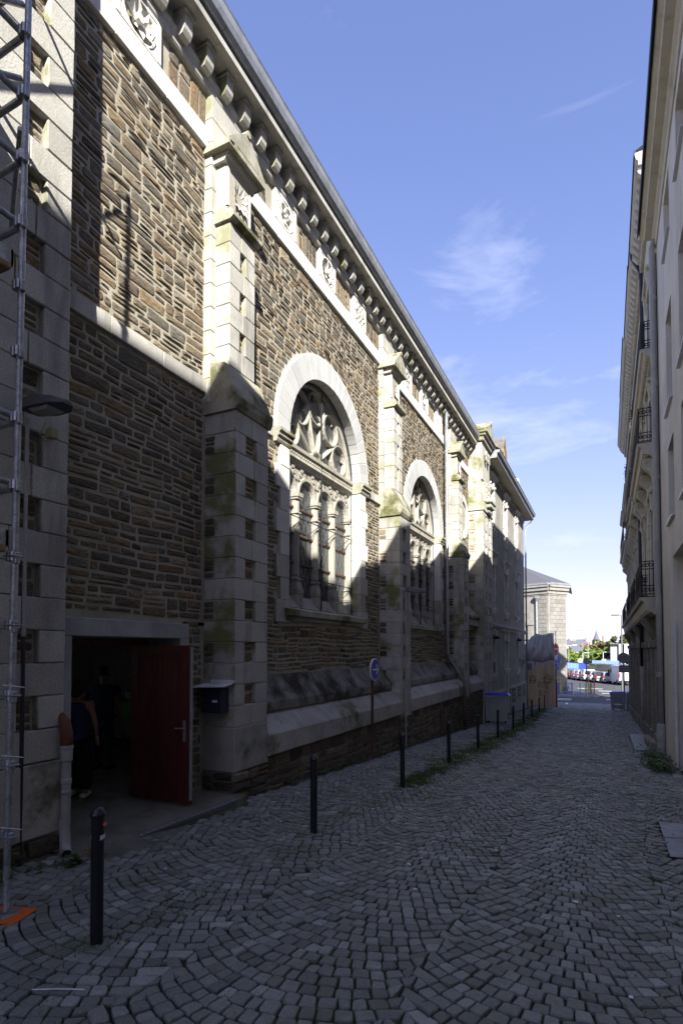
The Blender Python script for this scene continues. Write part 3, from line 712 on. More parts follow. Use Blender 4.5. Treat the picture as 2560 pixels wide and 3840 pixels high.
    wg = MB(); wg.add([(xg-.004, yc+r*.985*math.cos(R(a)), ZS+r*.985*math.sin(R(a))) for a in range(0, 181, 6)]+[(xg-.004, yc-r, 2.7), (xg-.004, yc+r, 2.7)], [tuple(range(33))])
    wg.build('wire_mesh', M['wire'], wp)
    # voussoirs
    N = 23
    for i in range(N):
        a0, a1 = 180*i/N+.33, 180*(i+1)/N-.33; r0, r1 = r, 2.15+U(-.008, .008)
        pts = [(yc+rr*math.cos(R(a)), ZS+rr*math.sin(R(a))) for rr, a in ((r0, a0), (r0, (a0+a1)/2), (r0, a1), (r1, a1), (r1, (a0+a1)/2), (r1, a0))]
        m = MB(); m.prism(pts, 'x', -5.99, -5.436+U(-.002, .003), U(0, 1)); m.build('voussoir', M['voussoir'], wp)
    MB().ring((yc, ZS), r+.01, 2.18, -5.9, -5.441, 0, 180, 40).build('arch_bedding', M['ash_white'], wp)
    # jambs with toothed blocks, imposts
    for sg in (-1, 1):
        z = 2.36; k = 0
        while z < 5.68:
            h = min(.42, 5.7-z); w_ = 2.0 if k % 2 else 2.14; a, b = yc+sg*r, yc+sg*w_
            blk(wp, -5.99, -5.44, min(a, b), max(a, b), z, z+h, 'ash_white' if z > 3.4 else 'ash', name='jamb_block', g=.002); z += h; k += 1
        m = MB(); a, b = sorted((yc+sg*(r-.02), yc+sg*2.17))
        m.prism([(-5.9, 5.7), (-5.43, 5.7), (-5.41, 5.74), (-5.41, 5.78), (-5.37, 5.81), (-5.37, 5.86), (-5.33, 5.89), (-5.33, 5.945), (-5.36, 5.965), (-5.9, 5.965)], 'y', a, b); m.build('impost', M['lichen'], wp)
    m = MB(); m.prism([(-5.7, 2.5), (-5.36, 2.48), (-5.34, 2.5), (-5.34, 2.6), (-5.37, 2.62), (-5.68, 2.68)], 'y', yc-1.86, yc+1.86); m.prism([(-5.55, 2.4), (-5.43, 2.4), (-5.4, 2.47), (-5.55, 2.475)], 'y', yc-1.8, yc+1.8); m.build('sill', M['mossy'], wp)
wm = bpy.data.materials.new('wire mesh'); wm.use_nodes = True; t = wm.node_tree; t.nodes.clear()
a = t.nodes.new('ShaderNodeOutputMaterial'); b = t.nodes.new('ShaderNodeMixShader'); c = t.nodes.new('ShaderNodeBsdfTransparent'); d = t.nodes.new('ShaderNodeBsdfPrincipled'); d.inputs['Base Color'].default_value = (.12, .12, .12, 1); d.inputs['Metallic'].default_value = .3; d.inputs['Roughness'].default_value = .5
wv = t.nodes.new('ShaderNodeTexWave'); g_ = t.nodes.new('ShaderNodeNewGeometry'); wv.bands_direction = 'DIAGONAL'; wv.inputs['Scale'].default_value = 9; mr = t.nodes.new('ShaderNodeMapRange'); mr.inputs[1].default_value = .75; mr.inputs[2].default_value = .95; mr.inputs[3].default_value = .05; mr.inputs[4].default_value = .28
t.links.new(g_.outputs['Position'], wv.inputs['Vector']); t.links.new(wv.outputs['Fac'], mr.inputs[0]); t.links.new(mr.outputs[0], b.inputs[0]); t.links.new(c.outputs[0], b.inputs[1]); t.links.new(d.outputs[0], b.inputs[2]); t.links.new(b.outputs[0], a.inputs[0])
M['wire'] = wm
for yc in WIN: window(yc)
# --- round window of the third bay
oc = (23.2, 7.5); s_ = MB(); s_.ring(oc, .66, .92, -5.95, -5.44, n=32); ow = s_.build('round_window', M['ash_white'], church)
g = MB(); g.prism([(oc[0]+.7*math.cos(2*math.pi*k/24), oc[1]+.7*math.sin(2*math.pi*k/24)) for k in range(24)], 'x', -5.99, -5.93); g.build('glass', M['glass'], ow)
# --- corner tower
ty0, ty1 = 24.35, 26.45
tw = MB().box(-6.5, -4.93, ty0+.02, ty1-.02, gz(27)-.4, 8.0).build('corner_tower', M['mortar'], church)
def tower_courses():
    z = gz(27)-.2; i = 0
    while z < 7.95:
        h = min(.34, 8.0-z)
        if i % 2 and z > 1.2:
            blk(tw, -5.2, -4.85, ty0, ty0+.5, z, z+h, 'ash'); blk(tw, -5.2, -4.85, ty1-.5, ty1, z, z+h, 'ash'); blk(tw, -5.2, -4.85, ty0+.8, ty1-.8, z, z+h, 'ash')
            for st in fill(z+.01, z+h-.01, lambda q, a, b: [(ty0+.5, ty0+.8), (ty1-.8, ty1-.5)], .09, .15, .15, .3): addst(fw(-4.93), st, 'rubble', .015)
            for st in fill(z+.01, z+h-.01, lambda q, a, b: [(5.22, 5.48)], .09, .15, .15, .3): addst(fs_(ty0+.04), st, 'rubble', .02)
        else:
            blk(tw, -5.6, -4.85, ty0, ty0+1.05, z, z+h, 'ash'); blk(tw, -5.6, -4.85, ty0+1.05, ty1, z, z+h, 'ash')
        z += h; i += 1
tower_courses()
m = MB(); m.prism([(ty0-.05, 8.0), (ty1+.05, 8.0), (ty1+.05, 8.35), (ty0-.05, 8.35)], 'x', -6.5, -4.8); m.build('tower_band', M['ash'], tw)
m = MB(); m.cbox(-6.5, -4.95, ty0+.03, ty1-.25, 8.35, 9.4, .02); m.cbox(-6.5, -4.8, ty0+.2, ty0+1.5, 8.4, 9.3, .03); m.build('tower_block', M['ash_old'], tw)
m = MB(); m.cbox(-6.4, -4.9, ty0+.1, ty1-.3, 9.4, 11.1, .02); m.build('tower_upper', M['ash_old'], tw)
m = MB(); m.cbox(-6.5, -4.8, ty0, ty1-.2, 11.1, 11.3, .03); m.cbox(-6.55, -4.7, ty0-.06, ty1-.12, 11.3, 11.42, .02); m.cbox(-6.6, -4.62, ty0-.12, ty1-.05, 11.42, 11.52, .02); m.build('tower_cornice', M['ash_old'], tw)
m = MB(); yc = (ty0+ty1)/2-.1; gable(m, -6.5, -4.66, ty0-.1, ty1-.1, 11.52, 11.6, 12.15); m.prism([(-6.5, 11.55), (-4.75, 11.55), (-5.6, 12.1)], 'y', ty0-.13, ty1-.3); m.tube([(-6.5, yc, 12.13), (-4.6, yc, 12.13)], .09, 8); m.lathe([(.05, 0), (.14, .08), (.16, .2), (.1, .34), (.02, .38)], (-5.6, ty0+.1, 12.05), 8); m.build('tower_gable', M['lichen'], tw)
for i in range(5):
    for k in range(2): MB().ring((ty0+.6+.5*k, 8.75+.22*i+(1.0 if i > 2 else 0)), .05, .14, -4.82, -4.76, n=10).build('tower_roundel', M['ash_old'], tw)
for (z, w, d) in ((8.1, .3, .25), (8.3, .45, .35), (8.5, .55, .4)): MB().cbox(-5.0, -4.95+d, yc-w, yc+w, z-.1, z+.095, .04).build('tower_corbel', M['ash_old'], tw)
# chapel doorway with gabled hood between last buttress and tower
m = MB(); m.box(-5.56, -5.47, 22.45, 23.45, -1.4, 2.95); m.build('side_doorway', M['iron'], church)
m = MB(); m.prism([(-5.6, 3.1), (-5.1, 3.1), (-5.02, 3.2), (-5.02, 3.3), (-5.5, 3.85), (-5.6, 3.85)], 'y', 21.8, 24.34); m.build('hood', M['mossy'], church)
m = MB()
for i in range(12): m.cbox(-5.3, -5.06, 21.86+.2*i, 21.98+.2*i, 2.85, 3.09, .01)
m.box(-5.5, -5.3, 21.8, 24.3, 2.7, 3.1); m.build('dentil_course', M['ash_old'], church)
# --- main door recess, frame, lintel
m = MB(); m.cbox(-6.05, -5.452, 4.12, 6.24, 2.0, 2.215, .01); m.box(-6.05, -5.455, 6.06, 6.235, -.5, 2.0); m.box(-6.05, -5.46, 3.98, 4.3, -.5, 2.0); m.build('door_surround', M['concrete'], church)
m = MB(); m.box(-6.13, -6.055, 4.3, 6.06, 1.9, 1.995); m.box(-6.13, -6.055, 4.3, 4.36, -.24, 1.9); m.box(-6.13, -6.055, 5.86, 6.06, -.24, 1.9); m.build('door_frame', M['redpaint'], church)
leaf = MB(); x0, x1, yl, zb, zt = -6.05, -5.0, 5.74, -.2, 1.9
leaf.box(x0, x1, yl+.02, yl+.05, zb, zt)
dl = leaf.build('door_leaf', M['redpaint'], church)
for (a, b, c, d) in ((x0, x0+.13, zb, zt), (x1-.13, x1, zb, zt), (x0+.13, x1-.13, zt-.13, zt), (x0+.13, x1-.13, zb, zb+.2)):
    MB().cbox(a, b, yl-.012, yl+.02, c, d, .004).build('door_rail', M['redpaint'], dl)
n = 9; wp_ = (x1-x0-.26)/n
for i in range(n): MB().cbox(x0+.13+wp_*i+.004, x0+.13+wp_*(i+1)-.004, yl-.0, yl+.02, zb+.2, zt-.13, .012).build('plank', M['redpaint'], dl)
h = MB(); h.cbox(x1-.1, x1-.055, yl-.02, yl-.011, .62, .9, .004); h.tube([(x1-.078, yl-.015, .8), (x1-.078, yl-.06, .8), (x1-.2, yl-.06, .795)], .009, 8); h.build('door_handle', M['galv'], dl)
MB().cbox(x1-.005, x1+.012, yl+.0, yl+.05, zb+.05, zt-.02, .003).build('edge_strip', M['zinc'], dl)
# interior of the hall
hall = MB(); a, b, c, d, e1, f1 = -11.5, -6.06, 3.2, 9.6, -.245, 2.7
MB().quad((a, c, e1), (b+.1, c, e1), (b+.1, d, e1), (a, d, e1)).build('hall_floor', M['slab'], church); hall.quad((a, c, f1), (a, d, f1), (b, d, f1), (b, c, f1)); hall.quad((a, c, e1), (a, d, e1), (a, d, 1.0), (a, c, 1.0)); hall.quad((a, c, 2.3), (a, d, 2.3), (a, d, f1), (a, c, f1)); hall.quad((a, 5.4, 1.0), (a, d, 1.0), (a, d, 2.3), (a, 5.4, 2.3)); hall.quad((a, d, e1), (b, d, e1), (b, d, f1), (a, d, f1)); hall.quad((a, c, e1), (a, c, f1), (b, c, f1), (b, c, e1))  # rear wall left open out of view, added to brighten the hall
hall.quad((b, 6.06, e1), (b, d, e1), (b, d, f1), (b, 6.06, f1)); hall.quad((b, c, e1), (b, c, f1), (b, 4.3, f1), (b, 4.3, e1)); hall.quad((b, c, 2.0), (b, c, f1), (b, d, f1), (b, d, 2.0))
o = hall.build('hall_interior', pm('dim plaster', (.6,.58,.52), (.5,.48,.43), ns=1, bs=10, bump=.05), church)
# pipes fixed to the church
def pipe(path, r, mat, parent, name='downpipe', n=10, brackets=(), smooth=True):
    o = MB().tube(path, r, n).build(name, M[mat], parent, smooth=smooth)
    for z in brackets:
        p = next((a for a, b in zip(path[:-1], path[1:]) if max(a[2], b[2]) >= z >= min(a[2], b[2])), path[0]); m = MB(); m.lathe([(r+.012, -.02), (r+.012, .02)], (p[0], p[1], z), n); m.box(p[0]-.14 if p[0] < 0 else p[0], p[0] if p[0] < 0 else p[0]+.14, p[1]-.008, p[1]+.008, z-.01, z+.01); m.build('bracket', M[mat], o)
    return o
pipe([(-5.3, 19.98, 10.9), (-5.3, 19.98, 1.8), (-5.27, 20.02, 1.6), (-4.95, 20.3, .95), (-4.8, 20.42, .7), (-4.8, 20.42, .3)], .055, 'zinc', church, brackets=(9.2, 7.3, 5.4, 3.5))
pipe([(-4.8, 20.42, .3), (-4.8, 20.42, gz(20.4)-.1)], .06, 'rust', church, 'pipe_boot')
MB().cbox(-4.95, -4.915, 17.6, 18.1, gz(18)-.05, -.15, .006).build('hatch', M['rust'], church)
# --- build the stones: 300 largest in view single, the rest joined
def score(c):
    fr, s = c[0], c[1]; p = [proj(*fr(u, v, 0)) for u, v in ((s[0], s[2]), (s[1], s[2]), (s[1], s[3]), (s[0], s[3]))]
    if any(q[2] < .2 for q in p): return -1
    if all(q[0] < 0 or q[1] < 0 or q[0] > 2560 or q[1] > 3840 for q in p): return -1
    return abs(sum(p[i][0]*p[(i+1) % 4][1]-p[(i+1) % 4][0]*p[i][1] for i in range(4)))/2
CH_S.sort(key=score, reverse=True)
rest = {}
for i, (fr, s, mk, pr) in enumerate(CH_S):
    if i < 300:
        mb = MB(); stone(mb, fr, *s, pr*U(.7, 1.5), U(0, 1)); mb.build('stone', M[mk], wall)
    else: stone(rest.setdefault(mk, MB()), fr, *s, pr*U(.7, 1.5), U(0, 1))
for mk, mb in rest.items(): mb.build('rubble_stonework', M[mk], wall, kind='stuff')
# ================================================================= HOUSE beyond the church (left)
M['hrender'] = pm('grey house render', (.31,.292,.25), (.22,.207,.175), ns=1.2, bs=30, bump=.12, amp=.16, streak=.6)
M['tuffeau'] = pm('pale cut stone', (.58,.55,.48), c2=(.47,.44,.38), ns=3, bs=40, bump=.12, tint=[(.54,.51,.445),(.62,.59,.52),(.58,.55,.48)], amp=.14, streak=.3)
M['shutter'] = pm('white shutter', (.6,.6,.62), (.5,.5,.52), rough=.5, ns=3, bump=.03, amp=.08)
M['soffit'] = pm('painted soffit', (.5,.46,.38), (.42,.39,.33), ns=3, bump=.05, amp=.1)
HX = -5.25
house = thing('town_house', 'grey rendered three storey house with cut stone window surrounds beside the church', 'house', (HX, 33.5, gz(33.5)), world=True)
m = MB()
COLS = [(28.1, 29.1), (32.15, 33.2), (36.3, 37.3)]; ROWS = [(8.0, 10.1), (3.95, 6.2)]
cells_y = [26.5]+[v for c in COLS for v in c]+[40.4]
def holes(ya, yb):
    if (ya, yb) not in COLS: return []
    k = COLS.index((ya, yb)); h = list(ROWS)
    h += [(.62, 2.45)] if k != 1 else [(.75, 2.4), (gz(33)-.1, .45)]
    return sorted(h)
for ya, yb in zip(cells_y[:-1], cells_y[1:]):
    z = gz(40)-.5
    for (a, b) in holes(ya, yb)+[(11.0, 11.0)]:
        if a > z: rect(m, HX, ya, yb, z, a)
        z = b
m.quad((HX, 40.4, -3), (-12, 40.4, -3), (-12, 40.4, 11), (HX, 40.4, 11)); m.quad((HX, 26.5, -3), (HX, 26.5, 11), (-12, 26.5, 11), (-12, 26.5, -3))
m.build('wall', M['hrender'], house)
def hwin(ya, yb, z0, z1, kind):
    dx = .34
    g = MB(); g.box(HX-dx-.05, HX-dx, ya, yb, z0, z1); w = g.build('window', M['pane'], house)
    f = MB(); fb = .05
    for a, b, c, d in ((ya, ya+fb, z0, z1), (yb-fb, yb, z0, z1), (ya+fb, yb-fb, z1-fb, z1), (ya+fb, yb-fb, z0, z0+fb), ((ya+yb)/2-.03, (ya+yb)/2+.03, z0+fb, z1-fb), (ya+fb, yb-fb, z0+(z1-z0)*.66, z0+(z1-z0)*.66+.04)): f.box(HX-dx, HX-dx+.04, a, b, c, d)
    f.build('frame', M['shutter'], w)
    # jamb stones, toothed, running through the reveal
    for sg, e in ((-1, ya), (1, yb)):
        z = z0; k = 0
        while z < z1-.02:
            h = min(.37, z1-z); wd = .12 if k % 2 else .24
            m = MB(); m.cbox(HX-dx, HX+.035, min(e, e+sg*wd), max(e, e+sg*wd), z+.003, z+h-.003, .006, U(0, 1)); m.build('quoin', M['tuffeau'], w); z += h; k += 1
    m = MB(); m.cbox(HX-dx, HX+.04, ya-.2, yb+.2, z1, z1+.3, .01); m.cbox(HX-.02, HX+.12, (ya+yb)/2-.13, (ya+yb)/2+.13, z1-.08, z1+.36, .03); m.build('lintel', M['tuffeau'], w)
    m = MB(); m.cbox(HX-dx, HX+.12, ya-.16, yb+.16, z0-.1, z0-.0, .01); m.cbox(HX-.02, HX+.09, ya-.1, yb+.1, z0-.24, z0-.1, .02); m.cbox(HX-.02, HX+.05, ya-.06, yb+.06, z0-.36, z0-.24, .02); m.build('sill', M['tuffeau'], w)
    if kind == 'hood':
        m = MB(); m.prism([(HX-.1, z1+.42), (HX+.06, z1+.42), (HX+.08, z1+.5), (HX+.2, z1+.58), (HX+.22, z1+.66), (HX-.1, z1+.7)], 'y', ya-.32, yb+.32); m.cbox(HX-.02, HX+.09, ya-.22, ya-.02, z1+.1, z1+.42, .02); m.cbox(HX-.02, HX+.09, yb+.02, yb+.22, z1+.1, z1+.42, .02); m.build('hood', M['tuffeau'], w)
    return w
for ya, yb in COLS:
    for z0, z1 in ROWS:
        w = hwin(ya, yb, z0, z1, 'hood')
        if z0 > 7:
            m = MB()
            for k in range(2): m.ring((ya+.28+.45*k, z0+.22), .17, .195, HX+.0, HX+.03, n=14)
            m.tube([(HX+.02, ya-.02, z0+.02), (HX+.02, yb+.02, z0+.02)], .012, 6); m.build('window_guard', M['iron'], w)
        else:
            m = MB(); m.tube([(HX-.1, ya+.05, z0+.3), (HX+.15, yb-.4, z0+.3)], .012, 5); m.tube([(HX+.0, yb-.3, z0), (HX+.14, yb-.4, z0+.3)], .01, 5); m.build('bracket', M['iron'], w)
for k in (0, 2):
    ya, yb = COLS[k]; w = hwin(ya, yb, .62, 2.45, '')
    m = MB(); m.box(HX-.3, HX-.26, ya+.02, yb-.02, 1.25 if k == 0 else .9, 2.42)
    for i in range(22): m.box(HX-.262, HX-.25, ya+.06, yb-.06, 1.3+.05*i, 1.33+.05*i)
    m.build('roller_shutter', M['shutter'], w)
    m = MB(); m.lathe([(.02, -.12), (.3, -.1), (.34, 0), (.02, .16)], (HX+.02, (ya+yb)/2, 2.5), 10); m.build('keystone_shell', M['iron'], w)
    if k == 0:
        m = MB()
        for z in (.72, 1.2): m.tube([(HX+.04, ya-.05, z), (HX+.04, yb+.05, z)], .014, 6)
        for i in range(6): m.tube([(HX+.04, ya+.1+.16*i, .72), (HX+.04, ya+.1+.16*i, 1.2)], .009, 5)
        m.ring((ya+.5, .96), .1, .13, HX+.03, HX+.05, n=4); m.build('window_guard', M['iron'], w)
w = hwin(*COLS[1], .75, 2.4, '')
m = MB(); m.box(HX-.5, HX-.45, 32.15, 33.2, gz(33)-.1, .45); dd = m.build('door', M['iron'], house)
for e in (31.95, 33.2):
    z = gz(33)-.1; k = 0
    while z < .4: blk(dd, HX-.4, HX+.035, e, e+.2, z, min(.45, z+.4), 'tuffeau', name='quoin'); z += .4
for (y0, y1) in ((26.6, 31.9), (33.45, 40.4)):
    m = MB(); m.prism([(HX-.1, gz(y1)-.4), (HX+.1, gz(y1)-.4), (HX+.1, -.42), (HX+.02, -.3), (HX-.1, -.3)], 'y', y0, y1); m.build('plinth', M['hrender'], house)
    n = 3 if y1 > 35 else 2
    for i in range(n):
        ya = y0+.5+(y1-y0)*i/n; yb = ya+(y1-y0)/n*.55
        for z in [-.6-.17*k for k in range(5)]:
            if z < gz(yb)+.1: continue
            MB().cbox(HX+.09, HX+.125, ya, yb, z, z+.13, .02, U(0, 1)).build('plinth_stone', M['rubble'], house)
e = [26.6, 29.4, 32.1, 35, 37.7, 40.4]
for p, q in zip(e[:-1], e[1:]):
    m = MB(); m.tint = U(0, 1); m.prism([(HX-.1, 2.9), (HX+.05, 2.9), (HX+.07, 2.98), (HX+.13, 3.02), (HX+.2, 3.1), (HX+.2, 3.16), (HX-.1, 3.2)], 'y', p+.002, q-.002); m.build('string_course', M['tuffeau'], house)
    m = MB(); m.tint = U(0, 1); m.prism([(HX-.1, 6.95), (HX+.04, 6.95), (HX+.06, 7.06), (HX-.1, 7.08)], 'y', p+.002, q-.002)
for ya, yb in COLS:
    m = MB(); m.cbox(HX-.02, HX+.07, ya-.3, ya-.05, 2.3, 2.9, .02); m.cbox(HX-.02, HX+.07, yb+.05, yb+.3, 2.3, 2.9, .02); m.cbox(HX-.02, HX+.12, (ya+yb)/2-.12, (ya+yb)/2+.12, 2.5, 2.9, .03); m.build('pilaster_head', M['tuffeau'], house)
m = MB(); m.prism([(HX-.2, 10.75), (HX+.05, 10.75), (HX+.07, 10.95), (HX-.2, 10.97)], 'y', 26.6, 40.4); m.build('frieze', M['soffit'], house)
for i in range(24):
    y = 26.5+14.2*i/24; m = MB(); m.cbox(HX-.1, HX+.62, y+.004, y+14.2/24-.004, 10.98, 11.02, .004); m.build('soffit_board', M['soffit'], house)
m = MB(); m.prism([(HX-.1, 11.03), (HX+.63, 11.0), (HX+.65, 11.02), (HX+.65, 11.2), (HX+.76, 11.22), (HX+.78, 11.34), (HX-.1, 11.36)], 'y', 26.5, 40.75); m.build('gutter', M['zinc'], house)
m = MB(); n = 46
for i in range(n):
    ya, yb = 26.5+14.35*i/n, 26.5+14.35*(i+1)/n; d = U(0, .02)
    m.add([(HX+.8, ya+.01, 11.37+d), (HX+.8, yb-.01, 11.37+d), (-12, yb-.01, 16.5+d), (-12, ya+.01, 16.5+d), (HX+.8, ya+.01, 11.34), (HX+.8, yb-.01, 11.34)], [(0, 1, 2, 3), (4, 5, 1, 0)], U(0, 1))
m.build('roof', M['slate'], house)
def dormer(y, rounded):
    x0, x1 = HX-1.5, HX+.25; d = MB(); w = .55
    if rounded: pts = [(y-w, 11.4), (y+w, 11.4), (y+w, 12.3)]+[(y+w*math.cos(R(a)), 12.3+w*math.sin(R(a))) for a in range(20, 170, 25)]+[(y-w, 12.3)]
    else: pts = [(y-w, 11.4), (y+w, 11.4), (y+w, 12.5), (y, 13.3), (y-w, 12.5)]
    d.prism(pts, 'x', x0, x1); o = d.build('dormer', M['tuffeau'], house)
    g = MB(); g.prism([(y+(p[0]-y)*.55, 11.6+(p[1]-11.4)*.7) for p in pts], 'x', x1-.02, x1+.012); g.build('pane', M['pane'], o)
    if not rounded:
        r = MB(); r.add([(x0-1, y-w-.12, 12.4), (x1+.12, y-w-.12, 12.4), (x1+.12, y, 13.42), (x0-1, y, 13.42), (x0-1, y+w+.12, 12.4), (x1+.12, y+w+.12, 12.4)], [(0, 1, 2, 3), (3, 2, 5, 4)]); r.build('dormer_roof', M['lichenroof'], o)
M['lichenroof'] = pm('lichened slates', (.14,.13,.11), (.09,.085,.075), ns=4, bs=20, bump=.3, moss=.75, mossc=(.3,.17,.03))
dormer(30.6, False); dormer(36.5, True)
pipe([(HX+.12, 26.62, 10.9), (HX+.12, 26.62, gz(27)+.25), (HX+.16, 26.7, gz(27)+.05)], .055, 'zinc', house, brackets=(9.0, 6.3, 3.5, .4))
pipe([(HX+.6, 40.6, 11.0), (HX+.16, 40.5, 10.4), (HX+.12, 40.48, 10.2), (HX+.12, 40.48, gz(40)-.1)], .055, 'zinc', house, brackets=(8.4, 5.6, 2.5))
# ================================================================= RIGHT SIDE
M['cream'] = pm('cream render', (.66,.625,.55), (.58,.545,.475), ns=.8, bs=70, bump=.16, amp=.12, streak=.42)
M['creamstone'] = pm('cream cut stone', (.5,.465,.375), c2=(.4,.365,.29), ns=2.5, bs=40, bump=.15, tint=[(.47,.435,.345),(.53,.5,.41),(.5,.465,.38)], amp=.16, streak=.4)
M['darkstone'] = pm('old grey stone', (.2,.18,.15), c2=(.13,.12,.1), ns=2, bs=40, bump=.35, tint=[(.17,.155,.13),(.24,.22,.18),(.2,.185,.155)], amp=.3, streak=.4)
M['greypipe'] = pm('grey painted pipe', (.36,.355,.345), (.3,.295,.285), rough=.55, ns=2, bs=15, bump=.03, amp=.1, streak=.3)
M['bluepipe'] = pm('dark blue pipe', (.035,.04,.055), rough=.45, bump=.03, amp=.2)
M['alu'] = pm('aluminium sill', (.5,.51,.54), rough=.35, metal=.6, bump=.02, amp=.1)
AX = 1.32
bA = thing('rendered_building', 'cream rendered building with deep stone eaves and grey downpipe at the right edge', 'building', (AX, 10, gz(10)), world=True)
m = MB(); wy = [(-1.0, .2), (2.2, 3.4), (5.2, 6.4), (7.9, 9.1), (11.0, 12.2), (13.55, 14.75)]; wz = [(4.75, 6.5), (7.3, 9.5), (11.0, 12.35)]
def facade(m, x, y0, y1, z0, z1, wy, wz, face=-1):
    ys = [y0]+[v for c in wy for v in c]+[y1]
    for a, b in zip(ys[:-1], ys[1:]):
        hs = wz if (a, b) in wy else []; z = z0
        for (p, q) in list(hs)+[(z1, z1)]:
            if p > z: m.quad((x, b, z), (x, a, z), (x, a, p), (x, b, p))
            z = q
    dep = .32
    for (a, b) in wy:
        for (p, q) in wz:
            m.quad((x, b, p), (x+dep, b, p), (x+dep, b, q), (x, b, q)); m.quad((x, a, q), (x+dep, a, q), (x+dep, a, p), (x, a, p)); m.quad((x, b, q), (x+dep, b, q), (x+dep, a, q), (x, a, q)); m.quad((x, a, p), (x+dep, a, p), (x+dep, b, p), (x, b, p))
wy2 = wy[:-2]
facade(m, AX, 7.6, 10.6, -.8, 13.0, [(7.9, 9.1)], wz); facade(m, AX, 4.9, 7.6, -.8, 12.1, [(5.2, 6.4)], wz[:2]); facade(m, AX, 1.6, 4.9, -.8, 11.2, [(2.2, 3.4)], wz[:2])  # unseen wall tops step down to let sun onto the church
facade(m, AX, 10.6, 16.75, 3.9, 13.0, [c for c in wy if c[0] > 10], wz)
# tall entrance opening, its reveal and the pier beside it
m.quad((AX, 16.75, -1.2), (AX, 14.1, -1.2), (AX, 14.1, 3.9), (AX, 16.75, 3.9)); m.quad((AX, 14.1, -1.2), (AX+.5, 14.1, -1.2), (AX+.5, 14.1, 3.9), (AX, 14.1, 3.9)); m.quad((AX, 10.6, 3.9), (AX, 14.1, 3.9), (AX+.5, 14.1, 3.9), (AX+.5, 10.6, 3.9)); m.quad((AX+.5, 14.1, -1.2), (AX+.5, 10.6, -1.2), (AX+.5, 10.6, 3.9), (AX+.5, 14.1, 3.9))
m.quad((AX, 16.75, -1.2), (AX, 16.75, 13), (9, 16.75, 13), (9, 16.75, -1.2)); m.quad((AX, 1.6, -1.2), (9, 1.6, -1.2), (9, 1.6, 11.3), (AX, 1.6, 11.3)); m.build('wall', M['cream'], bA)
for (a, b) in wy:
    if a < 1.6: continue
    for (p, q) in (wz if a > 7 else wz[:2]):
        w = MB().box(AX+.29, AX+.33, a, b, p, q).build('window', M['pane'], bA)
        f = MB()
        for c in ((a, a+.06, p, q), (b-.06, b, p, q), (a+.06, b-.06, q-.06, q), (a+.06, b-.06, p, p+.06), ((a+b)/2-.03, (a+b)/2+.03, p+.06, q-.06)): f.box(AX+.25, AX+.29, *c)
        f.build('frame', M['shutter'], w)
        MB().cbox(AX-.07, AX+.3, a-.04, b+.04, p-.045, p-.005, .004).build('sill', M['alu'], w)
CP = [(AX+.05, 12.62), (AX-.03, 12.62), (AX-.05, 12.68), (AX-.05, 12.78), (AX-.1, 12.83), (AX-.12, 12.9), (AX-.28, 12.92), (AX-.3, 13.0), (AX-.36, 13.04), (AX-.4, 13.1), (AX-.42, 13.22), (AX+.05, 13.24)]
e = [1.6, 4.9, 8.0, 10.9, 13.6, 16.75]
for p, q in zip(e[:-1], e[1:]):
    m = MB(); m.tint = U(0, 1); m.prism(CP, 'y', p+.002, q-.002)
    if p < 7: m.v = [(x, y, z-(8-y)*.25) for x, y, z in m.v]  # out-of-frame eaves lowered to shape the sunlit notch on the church
    m.build('eaves_stone', M['creamstone'], bA)
MB().box(AX-.45, AX-.425, 8.0, 16.75, 13.06, 13.3).build('gutter_edge', M['iron'], bA)
m = MB(); m.quad((AX-.44, 8, 13.28), (7, 8, 14.4), (7, 16.75, 14.6), (AX-.44, 16.75, 13.3)); m.quad((AX-.44, 1.6, 11.66), (7, 1.6, 12.4), (7, 8, 14.4), (AX-.44, 8, 13.28)); m.build('roof', M['zinc'], bA)
pa = pipe([(AX-.02, 16.62, 12.9), (AX-.12, 16.62, 12.6), (AX-.12, 16.62, 3.5), (AX-.1, 16.62, 3.2), (AX-.1, 16.62, -.1)], .072, 'greypipe', bA, n=14)
for z in (11.2, 8.9, 6.4, 3.0, 1.2):
    q = MB().lathe([(.082, -.06), (.082, .06)], (AX-.11, 16.62, z), 14); q.box(AX-.1, AX+.02, 16.66, 16.68, z-.01, z+.01); q.build('collar', M['greypipe'], pa)
MB().lathe([(.1, -1.2), (.1, -.55), (.115, -.5), (.115, -.42), (.1, -.1), (.09, -.08)], (AX-.1, 16.62, 0), 14).build('pipe_boot', M['greypipe'], bA)
MB().tube([(AX-.02, 16.72, 12.5), (AX-.02, 16.72, -.9)], .014, 6).build('cable', M['iron'], bA)
m = MB().cbox(AX-.03, AX+.03, 13.98, 14.1, gz(14)+.05, 2.45, .004); o = m.build('corner_guard', M['shutter'], bA)
for z in (-.3, .3, .9, 1.5, 2.1): MB().lathe([(.012, 0), (.012, .008)], (0, 0, 0), 8).xf(lambda p: (AX-.03-p[2], 14.04+p[0], z+p[1])).build('screw', M['iron'], o)
